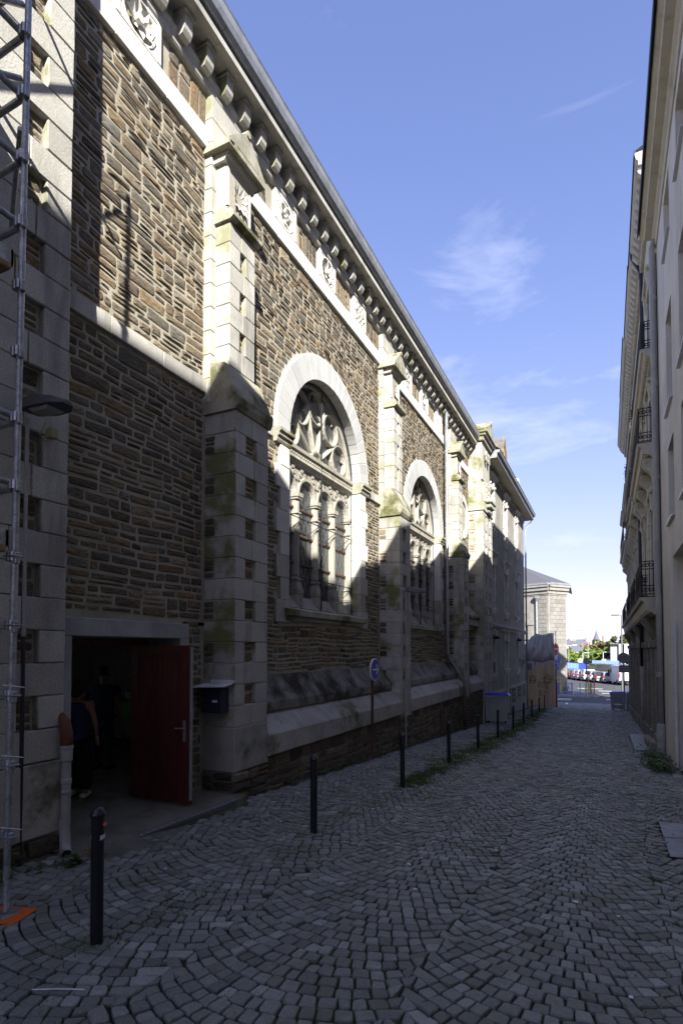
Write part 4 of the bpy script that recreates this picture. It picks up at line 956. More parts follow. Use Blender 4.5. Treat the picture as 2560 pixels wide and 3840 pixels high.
# neighbour towards the viewer (outside the frame; roofline guessed and shaped for the shadow it casts on the church)
bN = thing('unseen_building', 'unseen cream building behind the viewer on the right, roofline shaped for its shadow', 'building', (AX, -8, gz(-8)), world=True)
m = MB(); m.add([(AX, 1.0, -1), (AX, -16, -1), (AX, -16, 13.0), (AX, -3, 13.0), (AX, 1.0, 10.8)], [(0, 1, 2, 3, 4)]); m.quad((AX, 1.0, -1), (AX, 1.0, 10.8), (9, 1.0, 11.5), (9, 1.0, -1)); m.quad((AX, -16, -1), (9, -16, -1), (9, -16, 13.3), (AX, -16, 13.3)); m.build('wall', M['cream'], bN)
m = MB(); m.add([(AX-.5, -16, 13.6), (AX-.5, -2.6, 13.6), (AX-.5, 1.1, 11.25), (6, -16, 15.5), (6, -2.6, 15.5), (6, 1.1, 11.8), (AX-.5, -16, 13.1), (AX-.5, -2.6, 13.1), (AX-.5, 1.1, 10.8)], [(0, 1, 4, 3), (1, 2, 5, 4), (0, 6, 7, 1), (1, 7, 8, 2), (6, 0, 3)]); m.build('roof', M['slate'], bN)
# ---------------- ornate building further down on the right
BX = 1.3; BY0, BY1 = 17.3, 42.0
bB = thing('ornate_building', 'tall ornate cream stone building with iron balconies and modillion cornice down the right side', 'building', (BX, 30, gz(30)), world=True)
m = MB(); bcols = [(18.6+3.35*i, 18.6+3.35*i+1.15) for i in range(7)]; brow = [(3.4, 6.2), (7.75, 9.5), (10.35, 12.9)]
facade(m, BX, BY0, BY1, 3.0, 15.6, bcols, brow); m.quad((BX, BY0, -1.5), (BX, BY0, 15.6), (10, BY0, 15.6), (10, BY0, -1.5)); m.quad((BX, BY1, -3), (10, BY1, -3), (10, BY1, 15.6), (BX, BY1, 15.6)); m.build('wall', M['creamstone'], bB)
for (a, b) in bcols:
    for ri, (p, q) in enumerate(brow):
        w = MB().box(BX+.3, BX+.33, a, b, p, q).build('window', M['pane'], bB)
        f = MB()
        for c in ((a, a+.07, p, q), (b-.07, b, p, q), (a+.07, b-.07, q-.07, q), ((a+b)/2-.04, (a+b)/2+.04, p, q-.07), (a+.07, b-.07, p+(q-p)*.7, p+(q-p)*.7+.05)): f.box(BX+.25, BX+.3, *c)
        f.build('frame', M['shutter'], w)
        s = MB()
        for e0 in (a-.2, b): s.cbox(BX-.05, BX+.02, e0, e0+.2, p, q, .012)
        s.cbox(BX-.06, BX+.02, a-.2, b+.2, q, q+.25, .012); s.cbox(BX-.16, BX+.02, a-.32, b+.32, q+.25, q+.36, .02)
        for e0 in (a-.19, b+.03): s.prism([(BX-.02, q-.3), (BX-.08, q-.28), (BX-.14, q+.1), (BX-.14, q+.25), (BX-.02, q+.25)], 'y', e0, e0+.16)
        s.build('surround', M['creamstone'], w)
# rusticated pilaster strips
for y in [BY0+.25]+[18.6+3.35*i+1.15+1.1 for i in range(6)]+[BY1-.45]:
    for i in range(16):
        z = 3.5+.4*i
        MB().cbox(BX-.055, BX+.02, y-.25, y+.25, z+.01, z+.39, .02, U(0, 1)).build('rusticated_block', M['creamstone'], bB)
def slab(y0, y1, z, out, t=.32, consoles=True):
    m = MB(); m.tint = U(0, 1); m.prism([(BX+.02, z-t), (BX-.12, z-t), (BX-.16, z-t+.06), (BX-out+.14, z-t+.1), (BX-out+.1, z-.13), (BX-out+.03, z-.1), (BX-out, z-.03), (BX-out, z-.01), (BX+.02, z)], 'y', y0, y1); o = m.build('balcony_slab', M['creamstone'], bB)
    d = MB(); n = int((y1-y0)/.16)
    for i in range(n): d.box(BX-out+.16, BX-out+.26, y0+.05+i*.16, y0+.13+i*.16, z-t+.03, z-t+.11)
    d.build('dentils', M['creamstone'], o, kind='stuff')
    MB().box(BX-out-.012, BX+.0, y0-.01, y1+.01, z+.002, z+.018).build('flashing', M['bluepipe'], o)
    if consoles:
        n = max(2, round((y1-y0)/1.6))
        for i in range(n):
            y = y0+.25+(y1-y0-.5)*i/(n-1); c = MB()
            pts = [(BX+.01, z-t-.95), (BX-.05, z-t-.98), (BX-.13, z-t-.9), (BX-.15, z-t-.78), (BX-.1, z-t-.68), (BX-.09, z-t-.55), (BX-.16, z-t-.4), (BX-.3, z-t-.28), (BX-.36, z-t-.15), (BX-.34, z-t-.03), (BX-.28, z-t+.02), (BX+.01, z-t+.02)]
            c.prism(pts, 'y', y-.1, y+.1)
            for (px, pz, rr) in ((BX-.24, z-t-.14, .1), (BX-.07, z-t-.83, .065)):
                for s in (-1, 1):
                    v = []
                    c.lathe([(rr, 0), (rr*.92, .02), (rr*.55, .022), (rr*.5, .004), (rr*.25, .004), (rr*.2, .03)], (0, 0, 0), 12)
                    for k in range(len(c.v)-72, len(c.v)):
                        p = c.v[k]; c.v[k] = (px+p[0], y+s*(.1+p[2]), pz+p[1])
            cc = c.build('console', M['creamstone'], bB); orient(cc.data)
    return o
def rail(y0, y1, z, out, h=1.0, end0=True):
    o = MB().tube([(BX-out+.05, y0, z+h), (BX-out+.05, y1, z+h)], .022, 6).build('balcony_rail', M['iron'], bB)
    m = MB(); x = BX-out+.05
    for zz in (.06, .3, h-.22): m.tube([(x, y0, z+zz), (x, y1, z+zz)], .012, 5)
    n = int((y1-y0)/.14)
    for i in range(n+1):
        y = y0+(y1-y0)*i/n; m.tube([(x, y, z+.06), (x, y, z+h)], .009 if i % 8 else .018, 5)
    for i in range(n):
        y = y0+(y1-y0)*(i+.5)/n
        for zz in (.18, h-.11): m.ring((y, z+zz), .045, .065, x-.008, x+.008, n=8)
    for ye in (y0, y1):
        for zz in (.06, .3, h-.22, h): m.tube([(x, ye, z+zz), (BX, ye, z+zz)], .014, 5)
        for k in range(1, 4): m.tube([(x+(out-.05)*k/4, ye, z+.06), (x+(out-.05)*k/4, ye, z+h)], .01, 5)
        for zz in (.18, h-.11):
            for k in range(4):
                c = MB().ring((0, 0), .03, .052, -.008, .008, n=8); xx = x+.06+(out-.1)*k/4
                m.add([(xx+p[1], ye+p[0], z+zz+p[2]) for p in c.v], c.f)
    m.build('balusters', M['iron'], o)
slab(BY0+.6, BY1-1.2, 3.35, .46, .5, False)
for a, b in ((17.9, 21.2), (22.2, 26.0), (27.3, 32), (33.5, 40.5)): rail(a, b, 3.37, .46)
for i in range(4):
    y = 19.5+6.6*i; c = MB(); c.prism([(BX+.01, 1.9), (BX-.06, 1.88), (BX-.12, 2.0), (BX-.1, 2.2), (BX-.25, 2.5), (BX-.36, 2.65), (BX-.36, 2.86), (BX+.01, 2.86)], 'y', y-.14, y+.14); c.build('console', M['darkstone'], bB)
for (a, b, o_) in ((17.6, 23.3, .48), (23.6, 28.0, .5), (28.4, 32.5, .42), (33, 41.4, .5)): slab(a, b, 7.7, o_, .42); rail(a+.1, b-.1, 7.72, o_, 1.0)
slab(BY0+.1, 30, 10.3, .38, .3, False); slab(30.2, 37.2, 10.3, .4, .3, False); slab(37.4, 41.6, 10.3, .46, .3, False)
for a, b in ((17.6, 24), (26.5, 33.5), (34.5, 40.6)): rail(a, b, 10.32, .38, .85)
# top cornice
for (p, q, o_) in ((BY0, 22.5, .42), (22.5, 27.6, .44), (27.6, 34, .5), (34, BY1+.1, .48)):
    m = MB(); m.tint = U(0, 1); m.prism([(BX+.02, 15.0), (BX-.05, 15.0), (BX-.08, 15.1), (BX-.13, 15.15), (BX-.13, 15.52), (BX-o_+.08, 15.56), (BX-o_+.08, 15.68), (BX-o_+.03, 15.74), (BX-o_, 15.85), (BX-o_, 15.92), (BX+.02, 15.95)], 'y', p+.003, q-.003); m.build('cornice', M['creamstone'], bB)
    MB().box(BX-o_-.03, BX-o_+.0, p, q, 15.86, 16.02).build('gutter', M['iron'], bB)
md = MB(); md.prism([(BX-.13, 15.2), (BX-.2, 15.22), (BX-.3, 15.36), (BX-.35, 15.42), (BX-.35, 15.545), (BX-.13, 15.545)], 'y', -.1, .1); mo = md.build('modillion', M['creamstone'], bB); bl = mo.location.copy(); y = BY0+.2; first = True
while y < BY1:
    o = mo if first else mo.copy()
    if not first: COL.link(o)
    o.location = bl+Vector((0, y, 0)); first = False; y += .42
d = MB(); n = int((BY1-BY0)/.13)
for i in range(n): d.box(BX-.12, BX-.06, BY0+i*.13, BY0+.07+i*.13, 15.0, 15.09)
d.build('dentil_band', M['creamstone'], bB, kind='stuff')
m = MB(); m.quad((BX-.4, BY0, 16.0), (BX+3, BY0, 17.6), (BX+3, BY1, 17.6), (BX-.4, BY1, 16.0)); m.quad((BX+3, BY0, 17.6), (10, BY0, 17.6), (10, BY1, 17.6), (BX+3, BY1, 17.6)); m.build('roof', M['slate'], bB)
# ground floor: dark rusticated stone with fluted piers
m = MB(); m.box(BX+.0, BX+.4, BY0, BY1-.05, gz(42)-.5, 2.86); m.build('ground_floor', M['darkstone'], bB)
y = BY0+.3; k = 0
while y < BY1-.6:
    w = [.55, .9, .5, 1.1][k % 4]
    if k % 4 in (0, 2):
        z = gz(y+w)-.1
        while z < 1.85:
            h = min(.55, 1.9-z); MB().cbox(BX-.1, BX+.02, y, y+w, z+.005, z+h-.005, .015, U(0, 1)).build('pier_block', M['darkstone'], bB); z += h
        MB().cbox(BX-.16, BX+.02, y-.06, y+w+.06, 1.9, 2.12, .02, U(0, 1)).build('pier_capital', M['darkstone'], bB)
        MB().cbox(BX-.15, BX+.02, y-.05, y+w+.05, gz(y)-.1, gz(y)+.45, .02, U(0, 1)).build('pier_base', M['darkstone'], bB)
    elif k % 4 == 3:
        MB().box(BX-.012, BX+.02, y+.12, y+w-.12, gz(y)+.2, 1.7).build('shop_door', M['iron'], bB)
    y += w+.18; k += 1
pb = pipe([(BX-.1, 24.6, 10.0), (BX-.1, 24.6, 1.2)], .07, 'bluepipe', bB, brackets=(8.6, 6.4, 2.2)); pipe([(BX-.1, 24.6, 1.2), (BX-.1, 24.6, gz(24.6)-.05)], .072, 'pvc', bB, 'pipe_boot')
pipe([(BX-.36, 21.5, 15.9), (BX-.36, 21.5, 15.6), (BX-.1, 21.6, 15.1), (BX-.08, 21.6, 14.8), (BX-.08, 21.6, 10.4)], .06, 'bluepipe', bB)
for y in (23.4, 31.2): 
    m = MB()
    for i in range(260):
        a = U(0, 6.28); p = Vector((rng.gauss(0, .06), rng.gauss(0, .35), .28+abs(rng.gauss(0, .25)))); d1 = Vector((math.cos(a), math.sin(a), U(-.4, .8)))*.08; d2 = Vector((-math.sin(a), math.cos(a), U(-.3, .3)))*.03
        m.add([tuple(p-d2), tuple(p+d1), tuple(p+d2)], [(0, 1, 2)])
    bp_ = thing('balcony_plant', 'green potted plant leaning over the upper balcony '+('nearest' if y < 25 else 'farther')+' on the right', 'plant', (BX-.3, y, 10.32)); m.build('foliage', M['leaf'], bp_); MB().cbox(-.08, .08, -.35, .35, 0, .26, .01).build('trough', M['clay'], bp_)
# steps and cellar grate at the foot
def gbox(mb, x0, x1, y0, y1, z0, z1, b=.01, ref=None):
    r = gz((y0+y1)/2) if ref is None else ref; return mb.cbox(x0, x1, y0, y1, r+z0, r+z1, b)
gbox(MB(), 1.02, 1.32, 17.4, 18.3, -.1, .28).build('door_step', M['darkstone'], bB); gbox(MB(), 1.0, 1.32, 18.4, 20.0, -.1, .22).build('door_step', M['darkstone'], bB)
# ================================================================= STREET FURNITURE
def mk(name, c, **k): M[name] = pm(name, c, **{'bump': .03, 'amp': .12, **k}); return M[name]
mk('signblue', (.02,.05,.33), rough=.45); mk('signwhite', (.62,.62,.63), rough=.45); mk('signred', (.42,.03,.02), rough=.45); mk('lamphead', (.09,.09,.1), rough=.5); mk('signback', (.16,.165,.17), rough=.5, metal=.4)
mk('orange', (.6,.12,.02), rough=.5); mk('bluelid', (.03,.03,.36), rough=.42); mk('bingrey', (.3,.31,.3), rough=.55, streak=.3); mk('letterbox', (.02,.025,.045), rough=.4)
mk('tape', (.55,.06,.04), rough=.5); mk('ply', (.55,.43,.26), c2=(.43,.32,.18), ns=3, bs=8, stretch=(1, 1, .15), bump=.06, amp=.25); mk('tarp', (.5,.5,.51), c2=(.4,.4,.42), rough=.5, ns=2, bs=12, bump=.25, amp=.15)
mk('spray', (.05,.03,.05), rough=.8); mk('yellow', (.55,.5,.03), rough=.5); mk('green', (.08,.3,.06), rough=.5); mk('blue', (.03,.07,.45), rough=.5); mk('rubber', (.012,.012,.012), rough=.7); mk('lightlens', (.3,.3,.28), rough=.2, spec=.6)
mk('skin', (.36,.2,.14), rough=.6); mk('hair', (.03,.022,.016), rough=.7); mk('shirtblue', (.03,.036,.1)); mk('shirtdark', (.03,.045,.085)); mk('jeans', (.03,.04,.065)); mk('trousers', (.01,.01,.012)); mk('cloth', (.05,.22,.03)); mk('wood', (.25,.16,.08), ns=3); mk('plasterwhite', (.5,.49,.47), c2=(.42,.41,.39))
# --- bollards
def bollard():
    r = thing('bollard', '', 'bollard', group='black bollards along the footway')
    MB().lathe([(.046, -.1), (.046, .005), (.042, .012), (.042, .86)], n=16).build('post', M['black'], r, smooth=False)
    MB().lathe([(.05, .86), (.052, .868), (.052, .885), (.044, .892), (.04, .905), (.03, .918), (.015, .925), (.002, .927)], n=16).build('domed_cap', M['black'], r, smooth=True)
    MB().lathe([(.056, -.02), (.052, .004)], n=12).build('base_collar', M['rust'], r)
    return r
BOL = [(-3.13, 2.69), (-3.13, 5.74), (-3.16, 8.92), (-3.17, 12.0), (-3.17, 15.0), (-3.2, 18.1), (-3.25, 21.6), (-3.35, 25.2), (-3.55, 29.8), (-3.75, 35.0), (-4.0, 40.6)]
BLAB = ['nearest black bollard with red and white tape tied round it', 'second black bollard from the viewer, before the plinth', 'third black bollard from the viewer, near the blue arrow sign', 'fourth black bollard from the viewer, in front of the rusty hatch', 'fifth black bollard from the viewer along the footway', 'sixth black bollard, standing just before the grey bin', 'seventh black bollard, in front of the grey bin', 'eighth black bollard, just past the grey bin', 'ninth black bollard, in front of the plywood hoarding at left', 'tenth black bollard, in front of the graffitied hoarding', 'last black bollard, beside the right half of the hoarding']
b0 = bollard()
for i, (x, y) in enumerate(BOL):
    o = b0 if i == 0 else dup(b0, (0, 0, 0)); o.location = (x, y, gz(y)); o['label'] = BLAB[i]; o.rotation_euler = (rng.gauss(0, .006), rng.gauss(0, .006), U(0, 6))
tp = MB(); x, y = BOL[0]; z = gz(y)+.71
for k in range(20):
    a, b = 2*math.pi*k/20, 2*math.pi*(k+1)/20; q = .0455
    tp.quad((x+q*math.cos(a), y+q*math.sin(a), z+.004*math.sin(a*2)), (x+q*math.cos(b), y+q*math.sin(b), z+.004*math.sin(b*2)), (x+q*math.cos(b), y+q*math.sin(b), z+.03+.006*math.sin(b)), (x+q*math.cos(a), y+q*math.sin(a), z+.03+.006*math.sin(a)))
t0 = thing('barrier_tape', 'red and white tape tied round the nearest bollard', 'tape', (x, y, z), world=True)
tp.build('tape_loop', M['signwhite'], t0)
e = MB(); e.add([(x-.04, y-.03, z+.02), (x-.05, y-.025, z), (x-.1, y-.02, z-.12), (x-.08, y-.03, z-.13), (x-.045, y-.035, z+.0)], [(0, 1, 2, 3, 4)]); e.add([(x+.045, y+.0, z+.1), (x+.06, y+.01, z+.12), (x+.085, y+.0, z+.11), (x+.06, y-.005, z+.09)], [(0, 1, 2, 3)]); e.build('tape_end', M['tape'], t0)
# --- blue arrow sign
sx, sy = -4.78, 11.5; sg = thing('direction_sign', 'round blue sign with white arrow on a dark post against the church plinth', 'sign', (sx, sy, gz(sy)))
MB().tube([(0, 0, -.1), (0, 0, 2.3)], .032, 10).build('post', M['rust'], sg)
zc = 1.4-gz(sy)
def disc(mb, r, x0, x1, zc, n=28): mb.prism([(r*math.cos(2*math.pi*k/n), zc+r*math.sin(2*math.pi*k/n)) for k in range(n)], 'x', x0, x1)
d = MB(); disc(d, .25, .035, .075, zc); d.build('rim', M['signwhite'], sg); d = MB(); disc(d, .228, .074, .079, zc); f = d.build('sign_face', M['signblue'], sg)
a = MB(); a.prism([(-.15, zc-.018), (.08, zc-.018), (.08, zc+.018), (-.15, zc+.018)], 'x', .0795, .083); a.prism([(.03, zc+.11), (.13, zc), (.03, zc-.11), (.08, zc-.11), (.185, zc), (.08, zc+.11)], 'x', .0795, .083); a.build('arrow', M['signwhite'], f)
# --- wall lamps
def lamp(loc, dirx, diry, label, conduit_to, ln=.48):
    r = thing('wall_lamp', label, 'lamp', loc, 'street lamps fixed to the walls')
    d = Vector((dirx, diry, 0)).normalized(); s = Vector((-d.y, d.x, 0))
    def P(a, b, c): return tuple(d*a+s*b+Vector((0, 0, c)))
    h = MB(); st = [(0, .04, -.02, .06), (.08, .1, -.045, .075), (.3, .135, -.06, .05), (ln, .12, -.06, .01), (ln+.1, .05, -.055, -.035)]
    v = []
    for (l, w, zb, zt) in st: v += [P(l, -w, zb), P(l, w, zb), P(l, w*.75, zt), P(l, 0, zt+.02), P(l, -w*.75, zt)]
    fs = [(0, 1, 2, 3, 4)]
    for i in range(len(st)-1):
        for k in range(5): fs.append((i*5+k, (i+1)*5+k, (i+1)*5+(k+1) % 5, i*5+(k+1) % 5))
    fs.append(tuple(range(20, 25))); h.add(v, fs); o = h.build('housing', M['lamphead'], r); orient(o.data)
    g = MB(); g.add([P(.16, -.08, -.05), P(.16, .08, -.05), P(.42, .09, -.062), P(.42, -.09, -.062), P(.19, -.06, -.08), P(.19, .06, -.08), P(.39, .07, -.085), P(.39, -.07, -.085)], [(0, 1, 5, 4), (1, 2, 6, 5), (2, 3, 7, 6), (3, 0, 4, 7), (4, 5, 6, 7)]); g.build('lens', M['lightlens'], r)
    MB().tube([P(-.1, 0, 0), P(.02, 0, .02)], .03, 8).build('arm', M['bingrey'], r)
    if conduit_to is not None:
        (cx, cy, z1) = conduit_to; zm = loc[2]*.5+z1*.5
        MB().tube([(cx, cy, -.05), (cx, cy, zm-loc[2])], .018, 8).build('conduit', M['pvc'], r); MB().tube([(cx, cy, zm-loc[2]), (cx, cy, z1-loc[2])], .02, 8).build('lower_conduit', M['iron' if loc[1] < 5 else 'pvc'], r)
    return r
l1 = lamp((-4.95, 3.34, 4.12), 1, .05, 'grey wall lamp on the corner pier beside the scaffold', (-.05, .07, gz(3.3)))
m = MB().cbox(.0, .09, .22, .3, -.2, -.1, .008); m.tube([(.04, .2, -.06), (.0, .16, -.18), (.03, .2, -.24), (.07, .26, -.2)], .007, 5); m.build('junction_box', M['yellowbox'] if 'yellowbox' in M else mk('yellowbox', (.3,.26,.14)), l1)
lamp((-4.86, 14.0, 3.44), .85, .5, 'grey wall lamp on the second buttress beyond the arrow sign', (.0, .02, gz(14)))
lamp((-4.78, 25.9, 2.85), 1, .3, 'grey wall lamp on the corner tower beside the grey house', (.0, .05, 1.6))
# --- letterbox
lb = thing('letterbox', 'dark blue letterbox under a small white board on the first buttress', 'letterbox', (-5.17, 6.5, 1.1))
MB().cbox(-.2, .16, -.1, .085, -.17, .18, .01).build('box', M['letterbox'], lb); MB().cbox(-.2, .16, -.108, -.101, .06, .065, .001).build('flap_seam', M['iron'], lb)
MB().cbox(.01, .1, -.106, -.1005, -.02, .015, .002).build('name_label', M['signwhite'], lb); MB().lathe([(.012, 0), (.01, .006)], n=8).xf(lambda p: (-.17+p[0], -.101-p[2], .02+p[1])).build('lock', M['galv'], lb)
b = MB(); b.add([(-.3, -.17, .185), (.27, -.17, .21), (.27, .08, .25), (-.3, .08, .225), (-.3, -.17, .2), (.27, -.17, .225), (.27, .08, .265), (-.3, .08, .24)], [(0, 3, 2, 1), (4, 5, 6, 7), (0, 1, 5, 4), (1, 2, 6, 5), (2, 3, 7, 6), (3, 0, 4, 7)]); b.box(-.12, .27, .02, .08, .25, .3); b.build('rain_board', M['signwhite'], lb)
# --- drain pipe by the door
dp = thing('drain_pipe', 'grey plastic drain pipe with terracotta spout on the pier by the door', 'pipe', (-4.93, 3.84, gz(3.84)))
MB().tube([(-.02, .0, .36), (0, 0, .12), (.03, -.02, .06), (.13, -.08, .04)], .052, 14, cap=False).build('elbow', M['pvc'], dp, smooth=True); MB().lathe([(.046, .3), (.046, .7), (.052, .71), (.052, .75), (.046, .76), (.046, .92), (.058, .94), (.058, 1.05), (.064, 1.06), (.064, 1.09)], n=16).build('pipe', M['pvc'], dp, smooth=False)
MB().tube([(.13, -.08, .04), (.136, -.084, .039)], .058, 14, cap=False).build('pipe_lip', M['pvc'], dp)
MB().tube([(0, 0, 1.05), (0, 0, 1.2), (-.03, .0, 1.32), (-.1, 0, 1.38)], [.058, .06, .055, .045], 12).build('terracotta_spout', M['clay'], dp, smooth=True)
MB().lathe([(.053, .6), (.055, .61), (.055, .63), (.053, .64)], n=14).build('clamp', M['galv'], dp)
# --- door slab and tread edge
m = MB(); z = -.25; m.add([(-6.1, 3.8, z+.06), (-4.97, 3.8, z+.06), (-4.75, 4.2, z+.04), (-4.72, 4.6, z+.01), (-4.66, 6.3, z), (-4.72, 6.62, z), (-6.1, 6.62, z), (-4.36, 3.78, gz(3.78)+.008), (-4.38, 4.6, gz(4.6)+.004), (-4.62, 6.3, gz(6.3)-.05), (-4.7, 6.64, gz(6.6)-.05)], [(0, 1, 2, 3, 4, 5, 6), (1, 7, 8, 3, 2), (3, 8, 9, 4), (4, 9, 10, 5)])
o = m.build('door_slab', M['slab']); o['kind'] = 'structure'
st = thing('tread_strip', 'metal tread plate edging the concrete slab before the red door', 'metal strip', (-4.7, 4.6, -.25), world=True)
m = MB(); m.add([(-4.79, 4.62, -.236), (-4.70, 4.6, -.236), (-4.635, 6.3, -.236), (-4.725, 6.32, -.236), (-4.70, 4.6, -.255), (-4.635, 6.3, -.3)], [(0, 1, 2, 3), (1, 4, 5, 2)]); m.build('plate', M['signback'], st)
for i in range(17):
    t = (i+.5)/17; cx, cy = -4.745+.065*t, 4.61+1.7*t; m = MB(); m.add([(cx-.03, cy, -.235), (cx, cy-.038, -.235), (cx+.03, cy, -.235), (cx, cy+.038, -.235), (cx, cy, -.228)], [(0, 1, 4), (1, 2, 4), (2, 3, 4), (3, 0, 4)]); m.build('diamond', M['zinc'], st)
# --- scaffold
sc = thing('scaffold', 'galvanised tube scaffold standing at the left edge before the pier', 'scaffold', (-4.05, 2.67, gz(2.67)), world=True)
def tub(a, b, r=.0242, mat='galv', nm='tube'): return MB().tube([a, b], r, 12).build(nm, M[mat], sc, smooth=False)
SX, SY = -4.06, 2.67
tub((SX, SY, gz(SY)+.28), (SX+.05, SY+.03, 9.5), nm='standard'); tub((-4.8, SY, -.1), (-4.8, SY, 9.5), nm='standard'); tub((SX, .1, 0), (SX, .1, 9.5), nm='standard'); tub((-4.8, .1, 0), (-4.8, .1, 9.5), nm='standard')
for z in (.45, .98, 1.5, 2.03, 2.55, 3.1, 3.62, 4.13, 4.65, 5.15, 5.67, 6.18, 6.68, 7.2, 7.7):
    xx = SX+.005*z; m = MB(); m.lathe([(.03, -.035), (.03, .035)], (xx, SY, z), 10); m.cbox(xx-.055, xx-.02, SY-.03, SY+.03, z-.04, z+.04, .006); m.cbox(xx+.02, xx+.05, SY-.022, SY+.022, z-.06, z+.03, .006)
    if z < 2.7: m.cbox(xx-.06, xx+.065, SY-.045, SY+.045, z-.008, z+.002, .003)
    m.build('coupler', M['galv'], sc)
for z in (3.1, 3.62, 5.15, 5.67, 6.18, 6.68, 7.2): tub((SX-.03, SY, z+.02), (SX-.03, .1, z+.02), .024, nm='ledger'); tub((SX-.02, SY+.01, z-.03), (-4.8, SY+.01, z-.03), .024, nm='transom')
for z in (2.62, 4.78, 6.95):
    MB().cbox(-4.75, SX+.02, .1, SY-.06, z-.05, z, .01).build('deck', M['wood'], sc); MB().cbox(SX-.03, SX-.0, .1, SY-.03, z+.0, z+.13, .006).build('toe_board', M['galv'], sc); MB().cbox(-4.76, SX, SY-.06, SY-.03, z-.0, z+.13, .006).build('toe_board', M['galv'], sc)
tub((SX, .1, 4.8), (SX, SY, 6.9), .022, nm='brace'); tub((SX, .1, 6.95), (SX, SY, 9.2), .022, nm='brace'); tub((-4.8, .1, 5.0), (SX, SY, 6.3), .02, nm='brace')
tub((SX, SY, 5.9), (-4.98, 3.2, 5.75), .02, nm='wall_tie'); tub((SX, SY, 8.6), (-4.98, 3.2, 8.5), .02, nm='wall_tie')
jk = MB(); jk.lathe([(.019, .02), (.019, .3)], (SX, SY, gz(SY)+.02), 12); jk.cbox(SX-.075, SX+.075, SY-.075, SY+.075, gz(SY)+.022, gz(SY)+.03, .002)
for i in range(14): jk.lathe([(.019, -.006), (.023, 0), (.019, .006)], (SX, SY, gz(SY)+.07+.017*i), 12)
jk.build('screw_jack', M['galv'], sc)
for z in (.52, 1.05, 1.57): MB().tube([(SX+.03, SY-.04, z), (SX+.0, SY-.06, z+.01), (SX+.14, SY+.02, z-.01)], .003, 4).build('zip_tie', M['signwhite'], sc)
pd = MB(); pd.cbox(-.15, .15, -.13, .13, 0, .018, .006); o = pd.build('base_pad', M['orange']); o.location = (SX+.02, SY, gz(SY)+.006); o.rotation_euler = (-.05, 0, .35); tag(o, 'orange plastic pad under the scaffold foot', 'pad')
z_ = MB(); z_.tube([(-2.98, 2.12, gz(2.1)+.02), (-2.85, 2.2, gz(2.2)+.02), (-2.72, 2.26, gz(2.2)+.018)], .004, 4); tag(z_.build('cable_tie', M['signwhite']), 'thin white cable tie lying on the cobbles by the nearest bollard', 'cable tie')
# --- metal covers on the right
cv = thing('access_cover', 'flat grey metal access cover set in the cobbles at the right edge', 'cover', (.9, 7.75, gz(7.75)), world=True)
m = MB(); m.add([(.57, 6.88, gz(6.88)+.012), (1.3, 7.1, gz(7.1)+.012), (1.3, 8.8, gz(8.8)+.012), (.58, 8.56, gz(8.56)+.012)], [(0, 1, 2, 3)]); m.build('plate', M['zinc'], cv)
for t in (.0, .5, 1.0):
    m = MB(); a = Vector((.57, 6.88, gz(6.88)+.015)).lerp(Vector((.58, 8.56, gz(8.56)+.015)), t); m.tube([tuple(a), tuple(a+Vector((.73, .22, -.012)))], .006, 4); m.build('seam', M['galv'], cv)
gr = thing('cellar_grate', 'ribbed metal cellar plate by the stone steps on the right', 'grate', (.9, 20, gz(20)), world=True)
m = MB(); m.add([(.64, 17.4, gz(17.4)+.012), (1.25, 17.8, gz(17.8)+.012), (1.25, 23.2, gz(23.2)+.012), (.66, 23.0, gz(23)+.012)], [(0, 1, 2, 3)]); m.build('plate', M['zinc'], gr)
for i in range(13):
    x = .66+.045*i; MB().tube([(x, 17.5+.66*(x-.64), gz(17.5)+.016), (x+.01, 23.0, gz(23)+.016)], .008, 4).build('rib', M['signback'], gr)
# --- wheelie containers
def bin_(label, loc, rz, wd=1.15, dp=.8, h=1.15):
    r = thing('waste_container', label, 'bin', loc, rz=rz)
    b = MB(); t0, t1 = .86, 1.0
    v = [(-wd/2*t0, -dp/2*t0, .14), (wd/2*t0, -dp/2*t0, .14), (wd/2*t0, dp/2*t0, .14), (-wd/2*t0, dp/2*t0, .14), (-wd/2, -dp/2, h), (wd/2, -dp/2, h), (wd/2, dp/2, h), (-wd/2, dp/2, h)]
    b.add(v, [(0, 3, 2, 1), (0, 1, 5, 4), (1, 2, 6, 5), (2, 3, 7, 6), (3, 0, 4, 7), (4, 5, 6, 7)]); b.build('body', M['bingrey'], r)
    MB().cbox(-wd/2-.05, wd/2+.05, -dp/2-.05, dp/2+.05, h-.03, h+.03, .012).build('rim', M['bingrey'], r)
    l = MB(); l.add([(-wd/2-.04, -dp/2-.05, h+.035), (wd/2+.04, -dp/2-.05, h+.035), (wd/2+.04, dp/2+.04, h+.035), (-wd/2-.04, dp/2+.04, h+.035), (-wd/2+.05, -dp/2+.1, h+.1), (wd/2-.05, -dp/2+.1, h+.13), (wd/2-.05, dp/2-.1, h+.13), (-wd/2+.05, dp/2-.1, h+.1)], [(0, 1, 5, 4), (1, 2, 6, 5), (2, 3, 7, 6), (3, 0, 4, 7), (4, 5, 6, 7)]); l.build('lid', M['bluelid'], r)
    for sx_ in (-1, 1):
        for sy_ in (-1, 1): MB().lathe([(.02, -.025), (.09, -.022), (.1, 0), (.09, .022), (.02, .025)], n=12).xf(lambda p: (sx_*wd*.36+p[2], sy_*dp*.3+p[0], .1+p[1])).build('wheel', M['rubber'], r)
    MB().tube([(-wd/2+.15, -dp/2-.05, h-.08), (-wd/2+.15, -dp/2-.1, h-.08), (wd/2-.15, -dp/2-.1, h-.08), (wd/2-.15, -dp/2-.05, h-.08)], .014, 6).build('handle', M['bingrey'], r)
    return r
def stroke(pts, r=.012, n=4): return MB().tube(pts, r, n)
